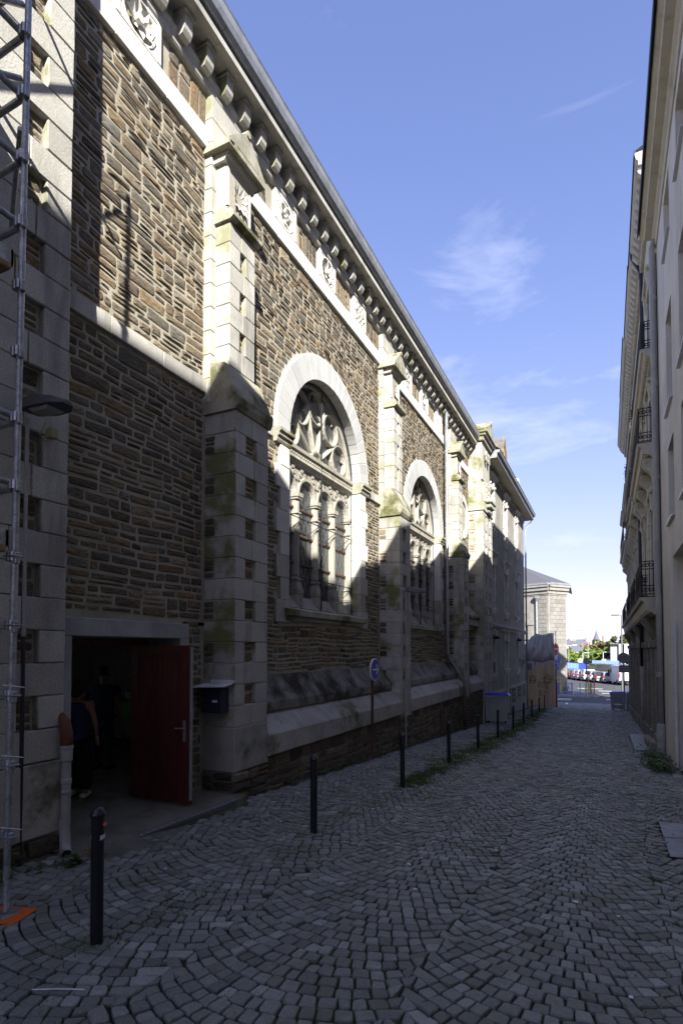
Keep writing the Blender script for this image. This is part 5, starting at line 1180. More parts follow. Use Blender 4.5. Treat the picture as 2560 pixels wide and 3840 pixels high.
bl_ = bin_('grey wheeled waste container with blue lid and graffiti beside the house', (-4.4, 24.75, gz(24.75)), .12, 1.0, .8, 1.2)
import itertools
g = MB(); y = -.375
def scr(pts, sc=1, ox=0, oz=0): return [(ox+p[0]*sc, -.37-.0*p[1]-.022*((oz+p[1]*sc)-.8)/.3, oz+p[1]*sc) for p in pts]
g.tube(scr([(0, 0), (-.1, .12), (.02, .2), (.08, .1), (-.02, .02), (.1, -.02), (.2, .1), (.12, .16), (.1, .02), (.24, -.06), (.3, .06), (.22, .1)], .9, -.25, .85), .01, 4); g.tube(scr([(0, 0), (.08, .14), (.12, 0), (.2, .12), (.24, -.04), (.3, .08)], .9, -.15, .66), .01, 4); g.build('graffiti', M['spray'], bl_)
bin_('grey waste container with blue lid behind the metal chair, nearer the road sign', (.62, 42.9, gz(42.9)), -.1, 1.0, .85, 1.2)
bin_('grey waste container with blue lid against the ornate building corner', (1.55, 43.6, gz(43.6)), -.1, .9, .85, 1.22)
# --- metal chair
ch = thing('metal_chair', 'black metal armchair with pale seat standing before the waste containers', 'chair', (.55, 41.9, gz(41.9)), rz=.2)
MB().cbox(-.24, .24, -.22, .22, .44, .465, .01).build('seat', M['signwhite'], ch)
for sx_ in (-1, 1):
    for sy_ in (-1, 1): MB().tube([(sx_*.27, sy_*.24, 0), (sx_*.24, sy_*.22, .45)]+([(sx_*.24, sy_*.22, .66)] if sy_ < 0 else [(sx_*.24, sy_*.25, .88)]), .013, 6).build('leg', M['black'], ch)
    MB().tube([(sx_*.24, -.22, .66), (sx_*.24, .24, .66)], .013, 6).build('armrest', M['black'], ch)
m = MB()
for z in (.6, .7, .8, .88): m.tube([(-.24, .25, z), (.24, .25, z)], .01, 5)
m.build('backrest', M['black'], ch)
pl = MB(); pl.cbox(-.06, .06, -.015, .015, 0, 1.3, .004); o = pl.build('leaning_plank', M['signback']); o.location = (1.1, 41.8, gz(41.8)-.02); o.rotation_euler = (0, .16, 0); tag(o, 'grey plank leaning on the ornate building beside the bins', 'plank')
# --- signs on poles
def pole_sign(label, loc, h, parts, rz=0, r=.035, mat='iron'):
    o = thing('road_sign', label, 'sign', loc, rz=rz); MB().tube([(0, 0, -.1), (0, 0, h)], r, 10).build('pole', M[mat], o)
    for (kind, z, w, hh, mat2, nm) in parts:
        m = MB()
        if kind == 'disc': m.lathe([(w, 0), (w, .02)], n=28).xf(lambda p: (p[0], -.06+p[2], z+p[1]))
        else: m.cbox(-w/2, w/2, -.06, -.04, z-hh/2, z+hh/2, .004)
        p_ = m.build(nm, M[mat2], o); orient(p_.data)
        if nm == 'no_entry_disc': MB().cbox(-.3, .3, -.068, -.0605, z-.06, z+.06, .002).build('white_bar', M['signwhite'], p_)
    return o
def text(s, size, mat, parent, loc, rot=(R(90), 0, 0), name='lettering', bold=0):
    cu = bpy.data.curves.new('t', 'FONT'); cu.body = s; cu.size = size; cu.align_x = 'CENTER'; cu.align_y = 'CENTER'; cu.extrude = .002; cu.offset = bold
    t = bpy.data.objects.new('t', cu); COL.link(t); bpy.context.view_layer.update()
    me = bpy.data.meshes.new_from_object(t.evaluated_get(bpy.context.evaluated_depsgraph_get())); bpy.data.objects.remove(t); me.name = name; me.materials.clear(); me.materials.append(M[mat])
    o = bpy.data.objects.new(name, me); COL.link(o); o.parent = parent; o.location = loc; o.rotation_euler = rot; return o
ne = pole_sign('red no entry sign above blue street name plates right of the hoarding', (-3.82, 47.6, gz(47.6)), 4.9, [('disc', 4.42, .42, 0, 'signred', 'no_entry_disc'), ('box', 3.72, .32, .4, 'signwhite', 'small_plate'), ('box', 3.3, .95, .34, 'signblue', 'name_plate'), ('box', 2.9, .8, .28, 'signblue', 'name_plate')], rz=1.1)
ne.location.z -= .0
text('RUE', .12, 'signwhite', ne, (0, -.066, 3.385)); text('JEAN JAURES', .11, 'signwhite', ne, (0, -.066, 3.25)); text('RUE', .12, 'signwhite', ne, (0, -.066, 2.93))
MB().cbox(.3, .62, -.03, .0, 3.3, 3.75, .005).build('blue_panel', M['blue'], ne)
rs = pole_sign('back of a round road sign above a square one beside the waste containers', (.98, 43.2, gz(43.2)), 4.6, [('disc', 3.65, .38, 0, 'signback', 'round_plate'), ('box', 2.9, .62, .52, 'signback', 'square_plate')], rz=0, mat='black', r=.05)
for z in (3.45, 3.85, 2.8, 3.0): MB().cbox(-.3, .3, -.075, -.061, z-.02, z+.02, .004).build('clamp_rail', M['bingrey'], rs)
ms = pole_sign('dark octagonal sign back on a black pole by the coloured railings', (-1.9, 58.8, gz(58)), 3.6, [('disc', 3.3, .33, 0, 'signback', 'octagon_plate')], mat='black', r=.05)
# --- hoarding, tarpaulin, posts
hd = thing('plywood_hoarding', 'plywood hoarding with circled letter graffiti at the end of the lane', 'hoarding', (-4.55, 43.2, gz(43.2)), rz=.06)
w = 2.02; n = 3
for i in range(n): MB().cbox(-w/2+w*i/n+.004, -w/2+w*(i+1)/n-.004, -.012, .012, .02, 3.08+.03*i, .003, U(0, 1)).build('plywood_sheet', M['ply'], hd)
MB().box(-w/2, w/2, .02, .08, .1, 2.9).build('frame', M['wood'], hd)
def gl(lines, name):
    m = MB()
    for pts in lines: m.tube([(a, -.0185, b) for a, b in pts], .013, 4)
    m.build(name, M['spray'], hd)
circ = lambda cx, cz, r, k=1: [(cx+r*math.cos(2*math.pi*i/14)*k, cz+r*math.sin(2*math.pi*i/14)) for i in range(15)]
gl([circ(-.52, 2.02, .26, .85), [(-.74, 1.72), (-.5, 2.36), (-.34, 1.72)], [(-.78, 1.95), (-.26, 1.93)]], 'graffiti_circled_a')
gl([circ(.52, 2.05, .28, 1.0), [(.28, 1.7), (.52, 2.5), (.75, 1.72)], [(.15, 2.15), (.98, 2.0)]], 'graffiti_circled_a')
gl([[(-.12, 1.4), (-.14, 1.72), (.06, 1.73)], [(-.13, 1.58), (.02, 1.58)], [(.3, 1.68), (.2, 1.73), (.12, 1.6), (.14, 1.45), (.28, 1.42)], [(.4, 1.75), (.4, 1.36)], [(.62, 1.74), (.41, 1.55), (.6, 1.34)], [(-.2, 1.85), (.7, 1.8)]], 'graffiti_letters')
gl([[(-.02, .92), (-.02, 1.25), (.12, 1.22), (.12, 1.08), (-.01, 1.08), (.14, .92)], [(.26, .94), (.28, 1.24), (.4, .95), (.44, 1.25)], [(-.15, .88), (.4, .86)]], 'graffiti_letters')
tag(MB().lathe([(.07, -.1), (.07, 2.05)], n=12).build('red_post', mk('redpost', (.3,.02,.02), rough=.5)), 'thick dark red post at the right end of the plywood hoarding', 'post').location = (-3.44, 43.35, gz(43.3))
sh = thing('site_cabin', 'pale low wall and posts behind the hoarding under the tarpaulin', 'cabin', (-4.7, 44.2, gz(44)))
MB().cbox(-1.2, 1.1, 0, .2, 0, 3.6, .01).build('wall', M['plasterwhite'], sh)
for (x, h) in ((-1.3, 4.7), (-.3, 5.6), (1.2, 5.7)): MB().tube([(x, -.1, 0), (x, -.1, h)], .025, 8).build('post', M['iron'], sh)
MB().tube([(-1.6, -.1, 5.0), (.0, -.1, 5.0)], .05, 8).build('rail', M['iron'], sh)
for z in (4.2, 4.5): MB().tube([(-1.7, -.15, z), (-1.1, -.15, z)], .03, 6).build('rail', M['iron'], sh)
MB().tube([(-1.35, -.15, 3.6), (-1.2, -.15, 5.0)], .04, 6).build('post', M['iron'], sh)
tpn = 26; tm = MB(); G = {}
for i in range(tpn+1):
    for j in range(13):
        u, v = i/tpn, j/12
        top = (-.75+1.9*max(0, (u-.0)), 0)
        xt = -.45+1.55*u; zt = 5.42+.05*math.sin(u*9)+.06*u if u > .1 else 5.3
        xb = -1.55+2.72*u; zb = 3.75-.28*math.sin(u*3.0)-.1*u+.12*math.sin(u*17)*.4
        x = xt+(xb-xt)*v; z = zt+(zb-zt)*v; bulge = .38*math.sin(v*2.4)*(1-.5*u)+.09*math.sin(u*21+v*5)*v+.05*math.sin(u*43-v*9)
        if v > .8: bulge -= (v-.8)*1.4; z -= .06
        G[i, j] = len(tm.v); tm.v.append((x, -.2-bulge, z))
for i in range(tpn):
    for j in range(12): tm.f.append([G[i, j], G[i, j+1], G[i+1, j+1], G[i+1, j]]); tm.t.append(.5)
o = tm.build('tarpaulin', M['tarp'], smooth=True); o.location = (-4.72, 44.0, gz(44)); tag(o, 'grey tarpaulin draped over posts above the plywood hoarding', 'tarpaulin')
sm = o.modifiers.new('t', 'SOLIDIFY'); sm.thickness = .01
ub = thing('utility_box', 'grey utility box on a black pole at the left end of the hoarding', 'utility box', (-5.3, 41.6, gz(41.6)))
MB().tube([(0, 0, -.1), (0, 0, 3.6)], .05, 8).build('pole', M['black'], ub); MB().cbox(.06, .42, -.1, .1, 2.65, 3.2, .012).build('box', M['bingrey'], ub); MB().cbox(.1, .38, -.112, -.101, 2.7, 3.15, .004).build('door', M['signback'], ub)
fp = thing('flower_pot', 'white pot with trailing plant on the house window sill near the hoarding', 'plant pot', (-5.0, 37.6, .75))
MB().lathe([(.1, 0), (.15, .2), (.16, .22), (.13, .2)], n=12).build('pot', M['signwhite'], fp)
m = MB()
for i in range(220):
    a = U(0, 6.28); p = Vector((rng.gauss(0, .16), rng.gauss(0, .22), .25+rng.gauss(.05, .16))); d1 = Vector((math.cos(a), math.sin(a), U(-.6, .6)))*.09; d2 = Vector((-math.sin(a), math.cos(a), .2))*.035; m.add([tuple(p-d2), tuple(p+d1), tuple(p+d2)], [(0, 1, 2)])
m.build('foliage', M['leaf'], fp)
# --- weeds and grass
def tuft(m, x, y, n, sp, h, blade=.012, z=None, lean=.5):
    for i in range(n):
        px, py = x+rng.gauss(0, sp), y+rng.gauss(0, sp); a = U(0, 6.28); hh = h*U(.4, 1.2); l = hh*U(.1, lean); b = gz(py) if z is None else z
        dx, dy = math.cos(a), math.sin(a); w = blade*U(.6, 1.3)
        m.add([(px-dy*w, py+dx*w, b), (px+dy*w, py-dx*w, b), (px+dx*l, py+dy*l, b+hh)], [(0, 1, 2)])
def weed(m, x, y, n, sp, h):
    for i in range(n):
        px, py = x+rng.gauss(0, sp), y+rng.gauss(0, sp); b = gz(py)+abs(rng.gauss(0, h)); a = U(0, 6.28); s = U(.015, .04)
        d1 = Vector((math.cos(a), math.sin(a), U(-.3, .6)))*s*1.6; d2 = Vector((-math.sin(a), math.cos(a), U(-.3, .3)))*s*.7; p = Vector((px, py, b))
        m.add([tuple(p-d1), tuple(p-d2), tuple(p+d1), tuple(p+d2)], [(0, 1, 2, 3)])
g = MB()
for i in range(len(BOL)-1):
    (xa, ya), (xb, yb) = BOL[i], BOL[i+1]; k = 40 if i < 2 else 80
    for j in range(k):
        t = U(0, 1); dens = 5 if i < 2 else 9
        tuft(g, xa+(xb-xa)*t+rng.gauss(0, .12 if i < 3 else .25), ya+(yb-ya)*t, dens*(2 if i < 2 else 4), .09, .04 if i < 2 else .065, .008)
for (x, y) in BOL: tuft(g, x+.02, y, 60, .1, .05, .006)
for j in range(420): tuft(g, U(-4.7, 1.2), U(2.0, 14), 4, .03, .025, .005)
for j in range(320): tuft(g, U(.1, 1.2), U(3.2, 12), 5, .04, .03, .005)
for j in range(90): tuft(g, U(-3.6, -2.4), U(1.8, 3.4), 4, .05, .03, .005)
for j in range(100): tuft(g, rng.gauss(-4.3, .35), U(27, 42), 8, .1, .07, .008)
tag(g.build('street_grass', M['grass']), 'short grass and moss growing in the joints along the bollards', 'grass')['kind'] = 'stuff'
w_ = MB()
for j in range(120): y = U(7.5, 24); weed(w_, -4.84, y, int(U(4, 16)), .05, .05)
for j in range(12): weed(w_, -4.72+rng.gauss(0, .1), 3.0+rng.gauss(0, .22), 12, .05, .045)
for j in range(5): weed(w_, -4.6, 3.6+rng.gauss(0, .1), 14, .05, .05)
for j in range(14): weed(w_, -4.4+rng.gauss(0, .2), U(28, 40), 14, .1, .12)
tag(w_.build('wall_weeds', M['leaf']), 'green weeds growing along the foot of the left walls', 'weeds')['kind'] = 'stuff'
w_ = MB()
for j in range(26): weed(w_, 1.05+rng.gauss(0, .13), U(13.2, 16.6), 40, .09, .13)
for j in range(60): tuft(w_, 1.0+rng.gauss(0, .18), U(13, 16.8), 10, .08, .2, .006)
tag(w_.build('right_weeds', M['leaf']), 'clump of weeds at the foot of the rendered building by its downpipe', 'weeds')['kind'] = 'stuff'
lt_ = MB()
for j in range(70):
    x, y = U(-4.4, 1.0), U(3.0, 30) if j % 2 else U(3.5, 10); r_ = U(.006, .022); n_ = 6; a0 = U(0, 6); z = gz(y)+.02
    lt_.add([(x+r_*math.cos(a0+6.28*k/n_)*U(.6, 1.4), y+r_*math.sin(a0+6.28*k/n_)*U(.6, 1.4), z) for k in range(n_)], [tuple(range(n_))])
tag(lt_.build('litter', M['signwhite']), 'scattered white flecks of litter on the cobbles', 'litter')['kind'] = 'stuff'
# ================================================================= FAR END: crossing road, island, cars, city
sheet('paved_band', M['pave'], [(46.7, -30, 40), (48, -30, 40), (50, -30, 40)], .004)
sheet('road', M['asphalt'], [(50.0, -60, 60), (56, -60, 60), (75, -60, 60), (150, -60, 60)], -.05)
def mark(x0, x1, y0, y1): return [(x0, y0, -2.59), (x1, y0, -2.59), (x1, y1, -2.59), (x0, y1, -2.59)]
for i, (x0, x1, y0, y1) in enumerate([(-4.6, -3.0, 52.5, 53.1), (-4.6, -3.0, 53.8, 54.4), (-.2, 3.2, 54.3, 55.0), (-.6, 3.2, 62, 62.8), (-1.0, 3, 65.5, 66.2), (-3.2, -.6, 69, 69.7)]):
    m = MB(); m.add(mark(x0, x1, y0, y1), [(0, 1, 2, 3)]); o = m.build('road_marking', M['white']); o['kind'] = 'structure'
isl = MB(); pts = [(-9, 55.6), (-1.4, 56.4), (-.95, 56.9), (-.85, 57.6), (-1.2, 59.5), (-2.2, 62), (-9, 63)]
isl.prism(pts, 'z', -2.9, -2.46); o = isl.build('pavement_island', M['pave']); o['kind'] = 'structure'
k = MB()
for (a, b) in zip(pts[:4], pts[1:5]):
    a, b = Vector((*a, 0)), Vector((*b, 0)); d = (b-a).normalized(); nrm = Vector((d.y, -d.x, 0))*.1
    L_ = (b-a).length; n = max(1, int(L_/1.0))
    for i in range(n):
        p, q = a+(b-a)*(i/n)+d*.005, a+(b-a)*((i+1)/n)-d*.005; k.prism([(p.x, p.y), (q.x, q.y), ((q+nrm).x, (q+nrm).y), ((p+nrm).x, (p+nrm).y)], 'z', -2.9, -2.44)
o = k.build('kerb', M['concrete']); o['kind'] = 'structure'
# coloured railings on the island
def railing(label, x0, y0, x1, y1, mat, cross=True, mesh=False, h=1.1):
    L_ = math.hypot(x1-x0, y1-y0); r = thing('railing', label, 'railing', (x0, y0, -2.46), 'coloured railings on the pavement island', rz=math.atan2(y1-y0, x1-x0))
    for x in (0, L_): MB().cbox(x-.035, x+.035, -.035, .035, 0, h+.03, .006).build('post', M[mat], r)
    for z in (h-.02, .14): MB().cbox(.036, L_-.036, -.02, .02, z-.025, z+.025, .005).build('rail', M[mat], r)
    if cross:
        for a, b in ((.14, h-.04), (h-.04, .14)): MB().tube([(.04, 0, a), (L_-.04, 0, b)], .012, 6).build('cross_bar', M['galv'] if mesh else M[mat], r)
    if mesh: MB().cbox(L_/2-.03, L_/2+.03, -.02, .02, .0, h+.0, .005).build('middle_post', M['blue'], r)
    return r
railing('blue framed railing with the bicycle behind it', -4.35, 57.3, -3.2, 57.9, 'blue'); railing('white framed railing with a wire cross next to the blue one', -3.1, 57.95, -1.85, 58.2, 'signwhite', mesh=True)
railing('narrow yellow green railing beside the black sign pole', -2.05, 59.6, -1.75, 60.3, 'yellow'); railing('narrow green railing between the yellow and red ones', -1.75, 59.4, -1.6, 60.0, 'green'); railing('narrow red railing at the end of the island', -1.52, 58.9, -1.25, 59.3, 'signred')
hp = thing('hoop_stand', 'yellow hoop stand on the pavement island beside the bicycle', 'stand', (-4.3, 59.6, -2.46)); MB().tube([(0, 0, 0), (0, 0, 1.3)], .06, 8).build('post', M['yellow'], hp); MB().tube([(-.38, 0, 1.45), (-.36, 0, 1.2), (-.2, 0, .95), (0, 0, .9), (.2, 0, .95), (.36, 0, 1.2), (.38, 0, 1.45), (-.38, 0, 1.45)], .035, 6).build('hoop', M['yellow'], hp)
bk = thing('bicycle', 'dark bicycle parked behind the blue railing', 'bicycle', (-3.7, 58.7, -2.46), rz=R(75))
for x in (-.52, .52):
    MB().ring((x, .34), .31, .345, -.02, .02, n=24).xf(lambda p: (p[1], p[0], p[2])).build('wheel', M['rubber'], bk)
fr = MB()
for a, b in (((-.52, .34), (-.1, .3)), ((-.1, .3), (-.22, .85)), ((-.22, .8), (.36, .82)), ((-.1, .3), (.38, .74)), ((.36, .9), (.52, .34)), ((-.52, .34), (-.2, .76))): fr.tube([(a[0], 0, a[1]), (b[0], 0, b[1])], .02, 6)
fr.build('frame', M['signback'], bk); MB().tube([(.4, -.28, 1.0), (.34, 0, .98), (.4, .28, 1.0)], .015, 6).build('handlebar', M['black'], bk); MB().cbox(-.34, -.1, -.07, .07, .87, .92, .02).build('saddle', M['black'], bk); MB().lathe([(.01, -.01), (.1, -.008), (.1, .008), (.01, .01)], n=12).xf(lambda p: (-.1+p[0], p[2], .3+p[1])).build('chainring', M['galv'], bk)
# --- cars
def car(label, loc, rz, mat, suv=False, group='cars parked in the row beyond the crossing'):
    r = thing('parked_car', label, 'car', loc, group, rz); h = 1.68 if suv else 1.48; w = .9 if suv else .86; Ln = 2.15
    prof = [(-Ln, .35), (-Ln-.02, .62), (-Ln+.05, .92), (-1.7, .96), (.75, .95), (1.75, .85), (Ln, .68), (Ln+.03, .4), (Ln-.05, .28), (-Ln+.1, .28)]
    b = MB(); n = len(prof); V_ = []
    for (x, k) in ((-w, .94), (-w*.97, 1), (w*.97, 1), (w, .94)):
        for (y, z) in prof: V_.append((x, y*(.99 if k < 1 else 1), .6+(z-.6)*(k if k < 1 else 1)))
    F_ = [tuple(range(n)), tuple(range(3*n, 4*n))[::-1]]
    for s in range(3):
        for i in range(n): k2 = (i+1) % n; F_.append((s*n+i, (s+1)*n+i, (s+1)*n+k2, s*n+k2))
    b.add(V_, F_); o = b.build('body', mat, r); orient(o.data)
    cab = [(-2.05, .94), (-1.72, h-.06), (-1.35, h), (.0, h), (.35, h-.06), (1.15, .94)]; c = MB(); v = []
    for (y, z) in cab: ww = w*(.96-.22*(z-.94)/(h-.94)); v += [(-ww, y, z), (ww, y, z)]
    nn = len(cab); f = [(2*i, 2*i+1, 2*i+3, 2*i+2) for i in range(nn-1)]+[tuple(2*i for i in range(nn)), tuple(2*i+1 for i in range(nn))[::-1]]
    c.add(v, f); o = c.build('cabin', mat, r); orient(o.data)
    W_ = lambda z: w*(.96-.22*(z-.94)/(h-.94))
    za, zb = 1.0, h-.12
    g = MB(); g.add([(-W_(za)*.88, -2.03-.005, za+.02), (W_(za)*.88, -2.035, za+.02), (W_(zb)*.86, -1.77, zb), (-W_(zb)*.86, -1.77, zb)], [(0, 1, 2, 3)]); g.build('rear_window', M['pane'], r)
    for s in (-1, 1):
        g = MB(); g.add([(s*(W_(za)+.006), -1.85, za), (s*(W_(za)+.006), .95, za), (s*(W_(zb)+.006), .33, zb), (s*(W_(zb)+.006), -1.6, zb)], [(0, 1, 2, 3)]); g.build('side_window', M['pane'], r)
        MB().cbox(s*w*.93-.1, s*w*.93+.1, -Ln-.035, -Ln+.2, .72, 1.0, .03).build('tail_light', M['taillight'], r)
        MB().cbox(s*w-.02+s*.08, s*w+.02+s*.14, .75, .9, .95, 1.08, .02).build('mirror', M['rubber'], r)
        for y in (-1.3, 1.35):
            q = MB(); q.lathe([(.02, -.1), (.3, -.1), (.32, -.06), (.32, .06), (.3, .1), (.02, .1)], n=16).xf(lambda p: (s*(w-.08)+p[2], y+p[0], .32+p[1])); t_ = q.build('wheel', M['rubber'], r)
            q = MB(); q.lathe([(.02, -.005), (.19, -.005), (.19, .005), (.02, .01)], n=12).xf(lambda p: (s*(w+.025)+p[2], y+p[0], .32+p[1])); q.build('rim', M['galv'], t_)
    MB().cbox(-.27, .27, -Ln-.045, -Ln-.02, .6, .72, .005).build('number_plate', M['signwhite'], r); MB().cbox(-w*.95, w*.95, -Ln-.05, -Ln+.1, .3, .5, .03).build('bumper', M['bingrey'], r)
    return r
mk('taillight', (.4,.01,.01), rough=.25); mk('carsilver', (.42,.43,.44), rough=.3, metal=.6); mk('cargrey', (.14,.15,.16), rough=.3, metal=.5); mk('carblack', (.02,.022,.028), rough=.25, spec=.5); mk('carwhite', (.6,.6,.6), rough=.35, spec=.5); mk('carbeige', (.33,.31,.28), rough=.3, metal=.5)
cars = [('carsilver', 'silver car half hidden in front of the white van', -.35, 81.0, 0), ('carblack', 'black estate car two along from the white van', -1.25, 82.0, 0), ('carsilver', 'silver hatchback beside the black estate car', -2.0, 83.5, 0), ('carbeige', 'tall beige grey people carrier in the middle of the parked row', -2.85, 85.0, 1), ('carwhite', 'white hatchback left of the tall people carrier', -3.75, 87.0, 0), ('carsilver', 'pale silver car with a round sticker left of the white hatchback', -4.35, 88.5, 0), ('cargrey', 'dark grey car second from the stone building corner', -5.1, 90.5, 0), ('cargrey', 'grey car at the left end of the parked row by the stone building', -5.9, 92.5, 0)]
for mt, lab, x, y, s in cars: car(lab, (x, y+2, -2.6), R(16), M[mt], bool(s))
vn = thing('delivery_van', 'white panel van seen from behind at the right end of the parked row', 'van', (1.55, 79.8, -2.6), rz=R(14)); w, Ln, h = 1.02, 2.7, 2.5
b = MB(); pr = [(-Ln, .45), (-Ln, 1.3), (-Ln+.06, h-.1), (-Ln+.2, h), (1.0, h), (1.5, h-.2), (2.1, 1.45), (2.65, 1.2), (2.75, .5), (2.6, .35), (-Ln+.1, .38)]
V_ = []; n = len(pr)
for x in (-w, -w*.93, w*.93, w):
    for (y, z) in pr: V_.append((x*(1 if z < 1.4 else .95), y, z if abs(x) < w*.95 else (z-.06 if z > 2 else z)))
F_ = [tuple(range(n)), tuple(range(3*n, 4*n))[::-1]]
for s in range(3):
    for i in range(n): k2 = (i+1) % n; F_.append((s*n+i, (s+1)*n+i, (s+1)*n+k2, s*n+k2))
b.add(V_, F_); o = b.build('body', M['carwhite'], vn); orient(o.data)
for s in (-1, 1):
    MB().cbox(s*.5-.47, s*.5+.47, -Ln-.02, -Ln-.001, .75, h-.25, .02).build('rear_door', M['carwhite'], vn); MB().cbox(s*(w-.03)-.07, s*(w-.03)+.07, -Ln-.03, -Ln+.1, .95, 1.55, .02).build('tail_light', M['taillight'], vn)
    for y in (-1.7, 1.75): MB().lathe([(.02, -.11), (.34, -.11), (.36, 0), (.34, .11), (.02, .11)], n=16).xf(lambda p: (s*(w-.1)+p[2], y+p[0], .36+p[1])).build('wheel', M['rubber'], vn)
    MB().cbox(s*(w+.12)-.1, s*(w+.12)+.1, 1.55, 1.7, 1.4, 1.85, .03).build('mirror', M['rubber'], vn); g = MB(); g.add([(s*(w*.96+.01), .95, 1.45), (s*(w*.96+.01), 1.95, 1.45), (s*(w*.95+.01), 1.5, 2.15), (s*(w*.95+.01), .95, 2.15)], [(0, 1, 2, 3)]); g.build('side_window', M['pane'], vn)
MB().cbox(-.35, .35, -Ln-.035, -Ln-.021, .8, .93, .004).build('number_plate', M['signwhite'], vn); MB().cbox(-w, w, -Ln-.08, -Ln+.1, .38, .62, .03).build('bumper', M['rubber'], vn)
# --- pale stone building with hipped roof behind the hoarding
M['fbstone'] = pm('pale dressed stone', (.26,.25,.22), (.2,.19,.17), ns=2, bs=30, bump=.1, amp=.12, streak=.3)
fb = thing('stone_corner_building', 'pale block stone building with slate hipped roof beyond the hoarding', 'building', (-6, 66, -2.55), world=True)
PA, PB, PC, PD = Vector((-3.95, 63.5, 0)), Vector((-5.55, 61.3, 0)), Vector((-12.5, 64.2, 0)), Vector((-8, 74, 0))
m = MB()
for a, b in ((PB, PA), (PC, PB), (PA, PA+Vector((-3, 9, 0)))): m.quad((a.x, a.y, -2.8), (b.x, b.y, -2.8), (b.x, b.y, 8.1), (a.x, a.y, 8.1))
m.build('wall', M['fbstone'], fb)
def on(a, b, u, out): d = (b-a).normalized(); nn = Vector((d.y, -d.x, 0)); return a+d*u+nn*out
def wallblocks(a, b, u0, u1, z0, z1, bw, bh, out=.03):
    z = z0; k = 0
    while z < z1-.05:
        u = u0-(bw/2 if k % 2 else 0)
        while u < u1-.02:
            p, q = max(u0, u), min(u1, u+bw)
            if q-p > .05:
                A, B = on(a, b, p+.015, out), on(a, b, q-.015, out); C_, D_ = on(a, b, p+.015, -.1), on(a, b, q-.015, -.1); mm = MB(); mm.prism([(C_.x, C_.y), (D_.x, D_.y), (B.x, B.y), (A.x, A.y)], 'z', z+.015, min(z1, z+bh)-.015, U(0, 1)); mm.build('block', M['blockstone'], fb)
            u += bw
        z += bh; k += 1
M['blockstone'] = pm('grey block stone', (.2,.19,.17), c2=(.16,.152,.136), ns=2, bs=25, bump=.2, tint=[(.165,.158,.142),(.23,.22,.2),(.2,.19,.17)], amp=.2, streak=.3)
LA = (PA-PB).length; LB = (PB-PC).length
wallblocks(PB, PA, .25, LA-.12, -2.5, 7.55, .72, .42); wallblocks(PC, PB, LB-1.1, LB-.15, -2.5, 7.55, .55, .42)
for (a, b, L_) in ((PB, PA, LA), (PC, PB, LB)):
    for (z0, z1, o_) in ((7.6, 7.75, .06), (7.75, 8.1, .14), (8.1, 8.45, .3), (8.45, 8.7, .42)):
        A, B = on(a, b, -.15*0-o_*.4, o_), on(a, b, L_+o_*.45, o_); C_, D_ = on(a, b, 0, -.3), on(a, b, L_, -.3); mm = MB(); mm.prism([(C_.x, C_.y), (D_.x, D_.y), (B.x, B.y), (A.x, A.y)], 'z', z0, z1-.005); mm.build('cornice', M['fbstone'], fb)
    A, B = on(a, b, -.2, .46), on(a, b, L_+.22, .46); C_, D_ = on(a, b, 0, .3), on(a, b, L_, .3); mm = MB(); mm.prism([(C_.x, C_.y), (D_.x, D_.y), (B.x, B.y), (A.x, A.y)], 'z', 8.7, 8.9); mm.build('gutter', M['zinc'], fb)
RA, RB, RC = on(PB, PA, LA+.2, .4), on(PB, PA, -.1, .42), on(PC, PB, 0, .42); ap = Vector((-11.5, 72, 13.2)); bk_ = Vector((-4, 76, 8.9))
m = MB(); m.add([(RA.x, RA.y, 8.88), (RB.x, RB.y, 8.88), (RC.x, RC.y, 8.88), tuple(ap), tuple(bk_), (-16, 68, 12.5)], [(0, 4, 3), (1, 0, 3), (2, 1, 3), (2, 3, 5)]); m.build('roof', M['slate'], fb)
u0 = LB-3.1
A = on(PC, PB, u0, .04)
def bo(u0, u1, z0, z1, o0, o1, mat, nm, par=fb):
    A, B, C_, D_ = on(PC, PB, u0, o1), on(PC, PB, u1, o1), on(PC, PB, u1, o0), on(PC, PB, u0, o0); mm = MB(); mm.prism([(A.x, A.y), (B.x, B.y), (C_.x, C_.y), (D_.x, D_.y)], 'z', z0, z1); return mm.build(nm, M[mat], par)
bw = bo(LB-4.2, LB-2.75, 1.0, 5.7, -.1, .02, 'pane', 'window'); bo(LB-3.9, LB-3.5, 1.0, 5.2, .02, .05, 'shutter', 'curtain', bw); bo(LB-4.4, LB-2.5, .75, 1.0, 0, .15, 'fbstone', 'sill', bw); bo(LB-4.4, LB-2.6, 5.7, 6.3, 0, .06, 'fbstone', 'arch_head', bw)
bo(LB-2.3, LB-1.75, -2.5, 4.5, 0, .12, 'fbstone', 'pilaster'); bo(LB-2.4, LB-1.65, 4.5, 5.0, 0, .2, 'fbstone', 'pilaster_cap')
P_ = on(PC, PB, LB-1.25, .16); dpp = MB().tube([(P_.x, P_.y, -2.4), (P_.x, P_.y, 7.3)], .09, 8).build('downpipe', M['zinc'], fb); MB().lathe([(.1, 7.0), (.32, 7.35), (.34, 7.5), (.1, 7.55)], (P_.x, P_.y, 0), 10).build('hopper', M['zinc'], fb)
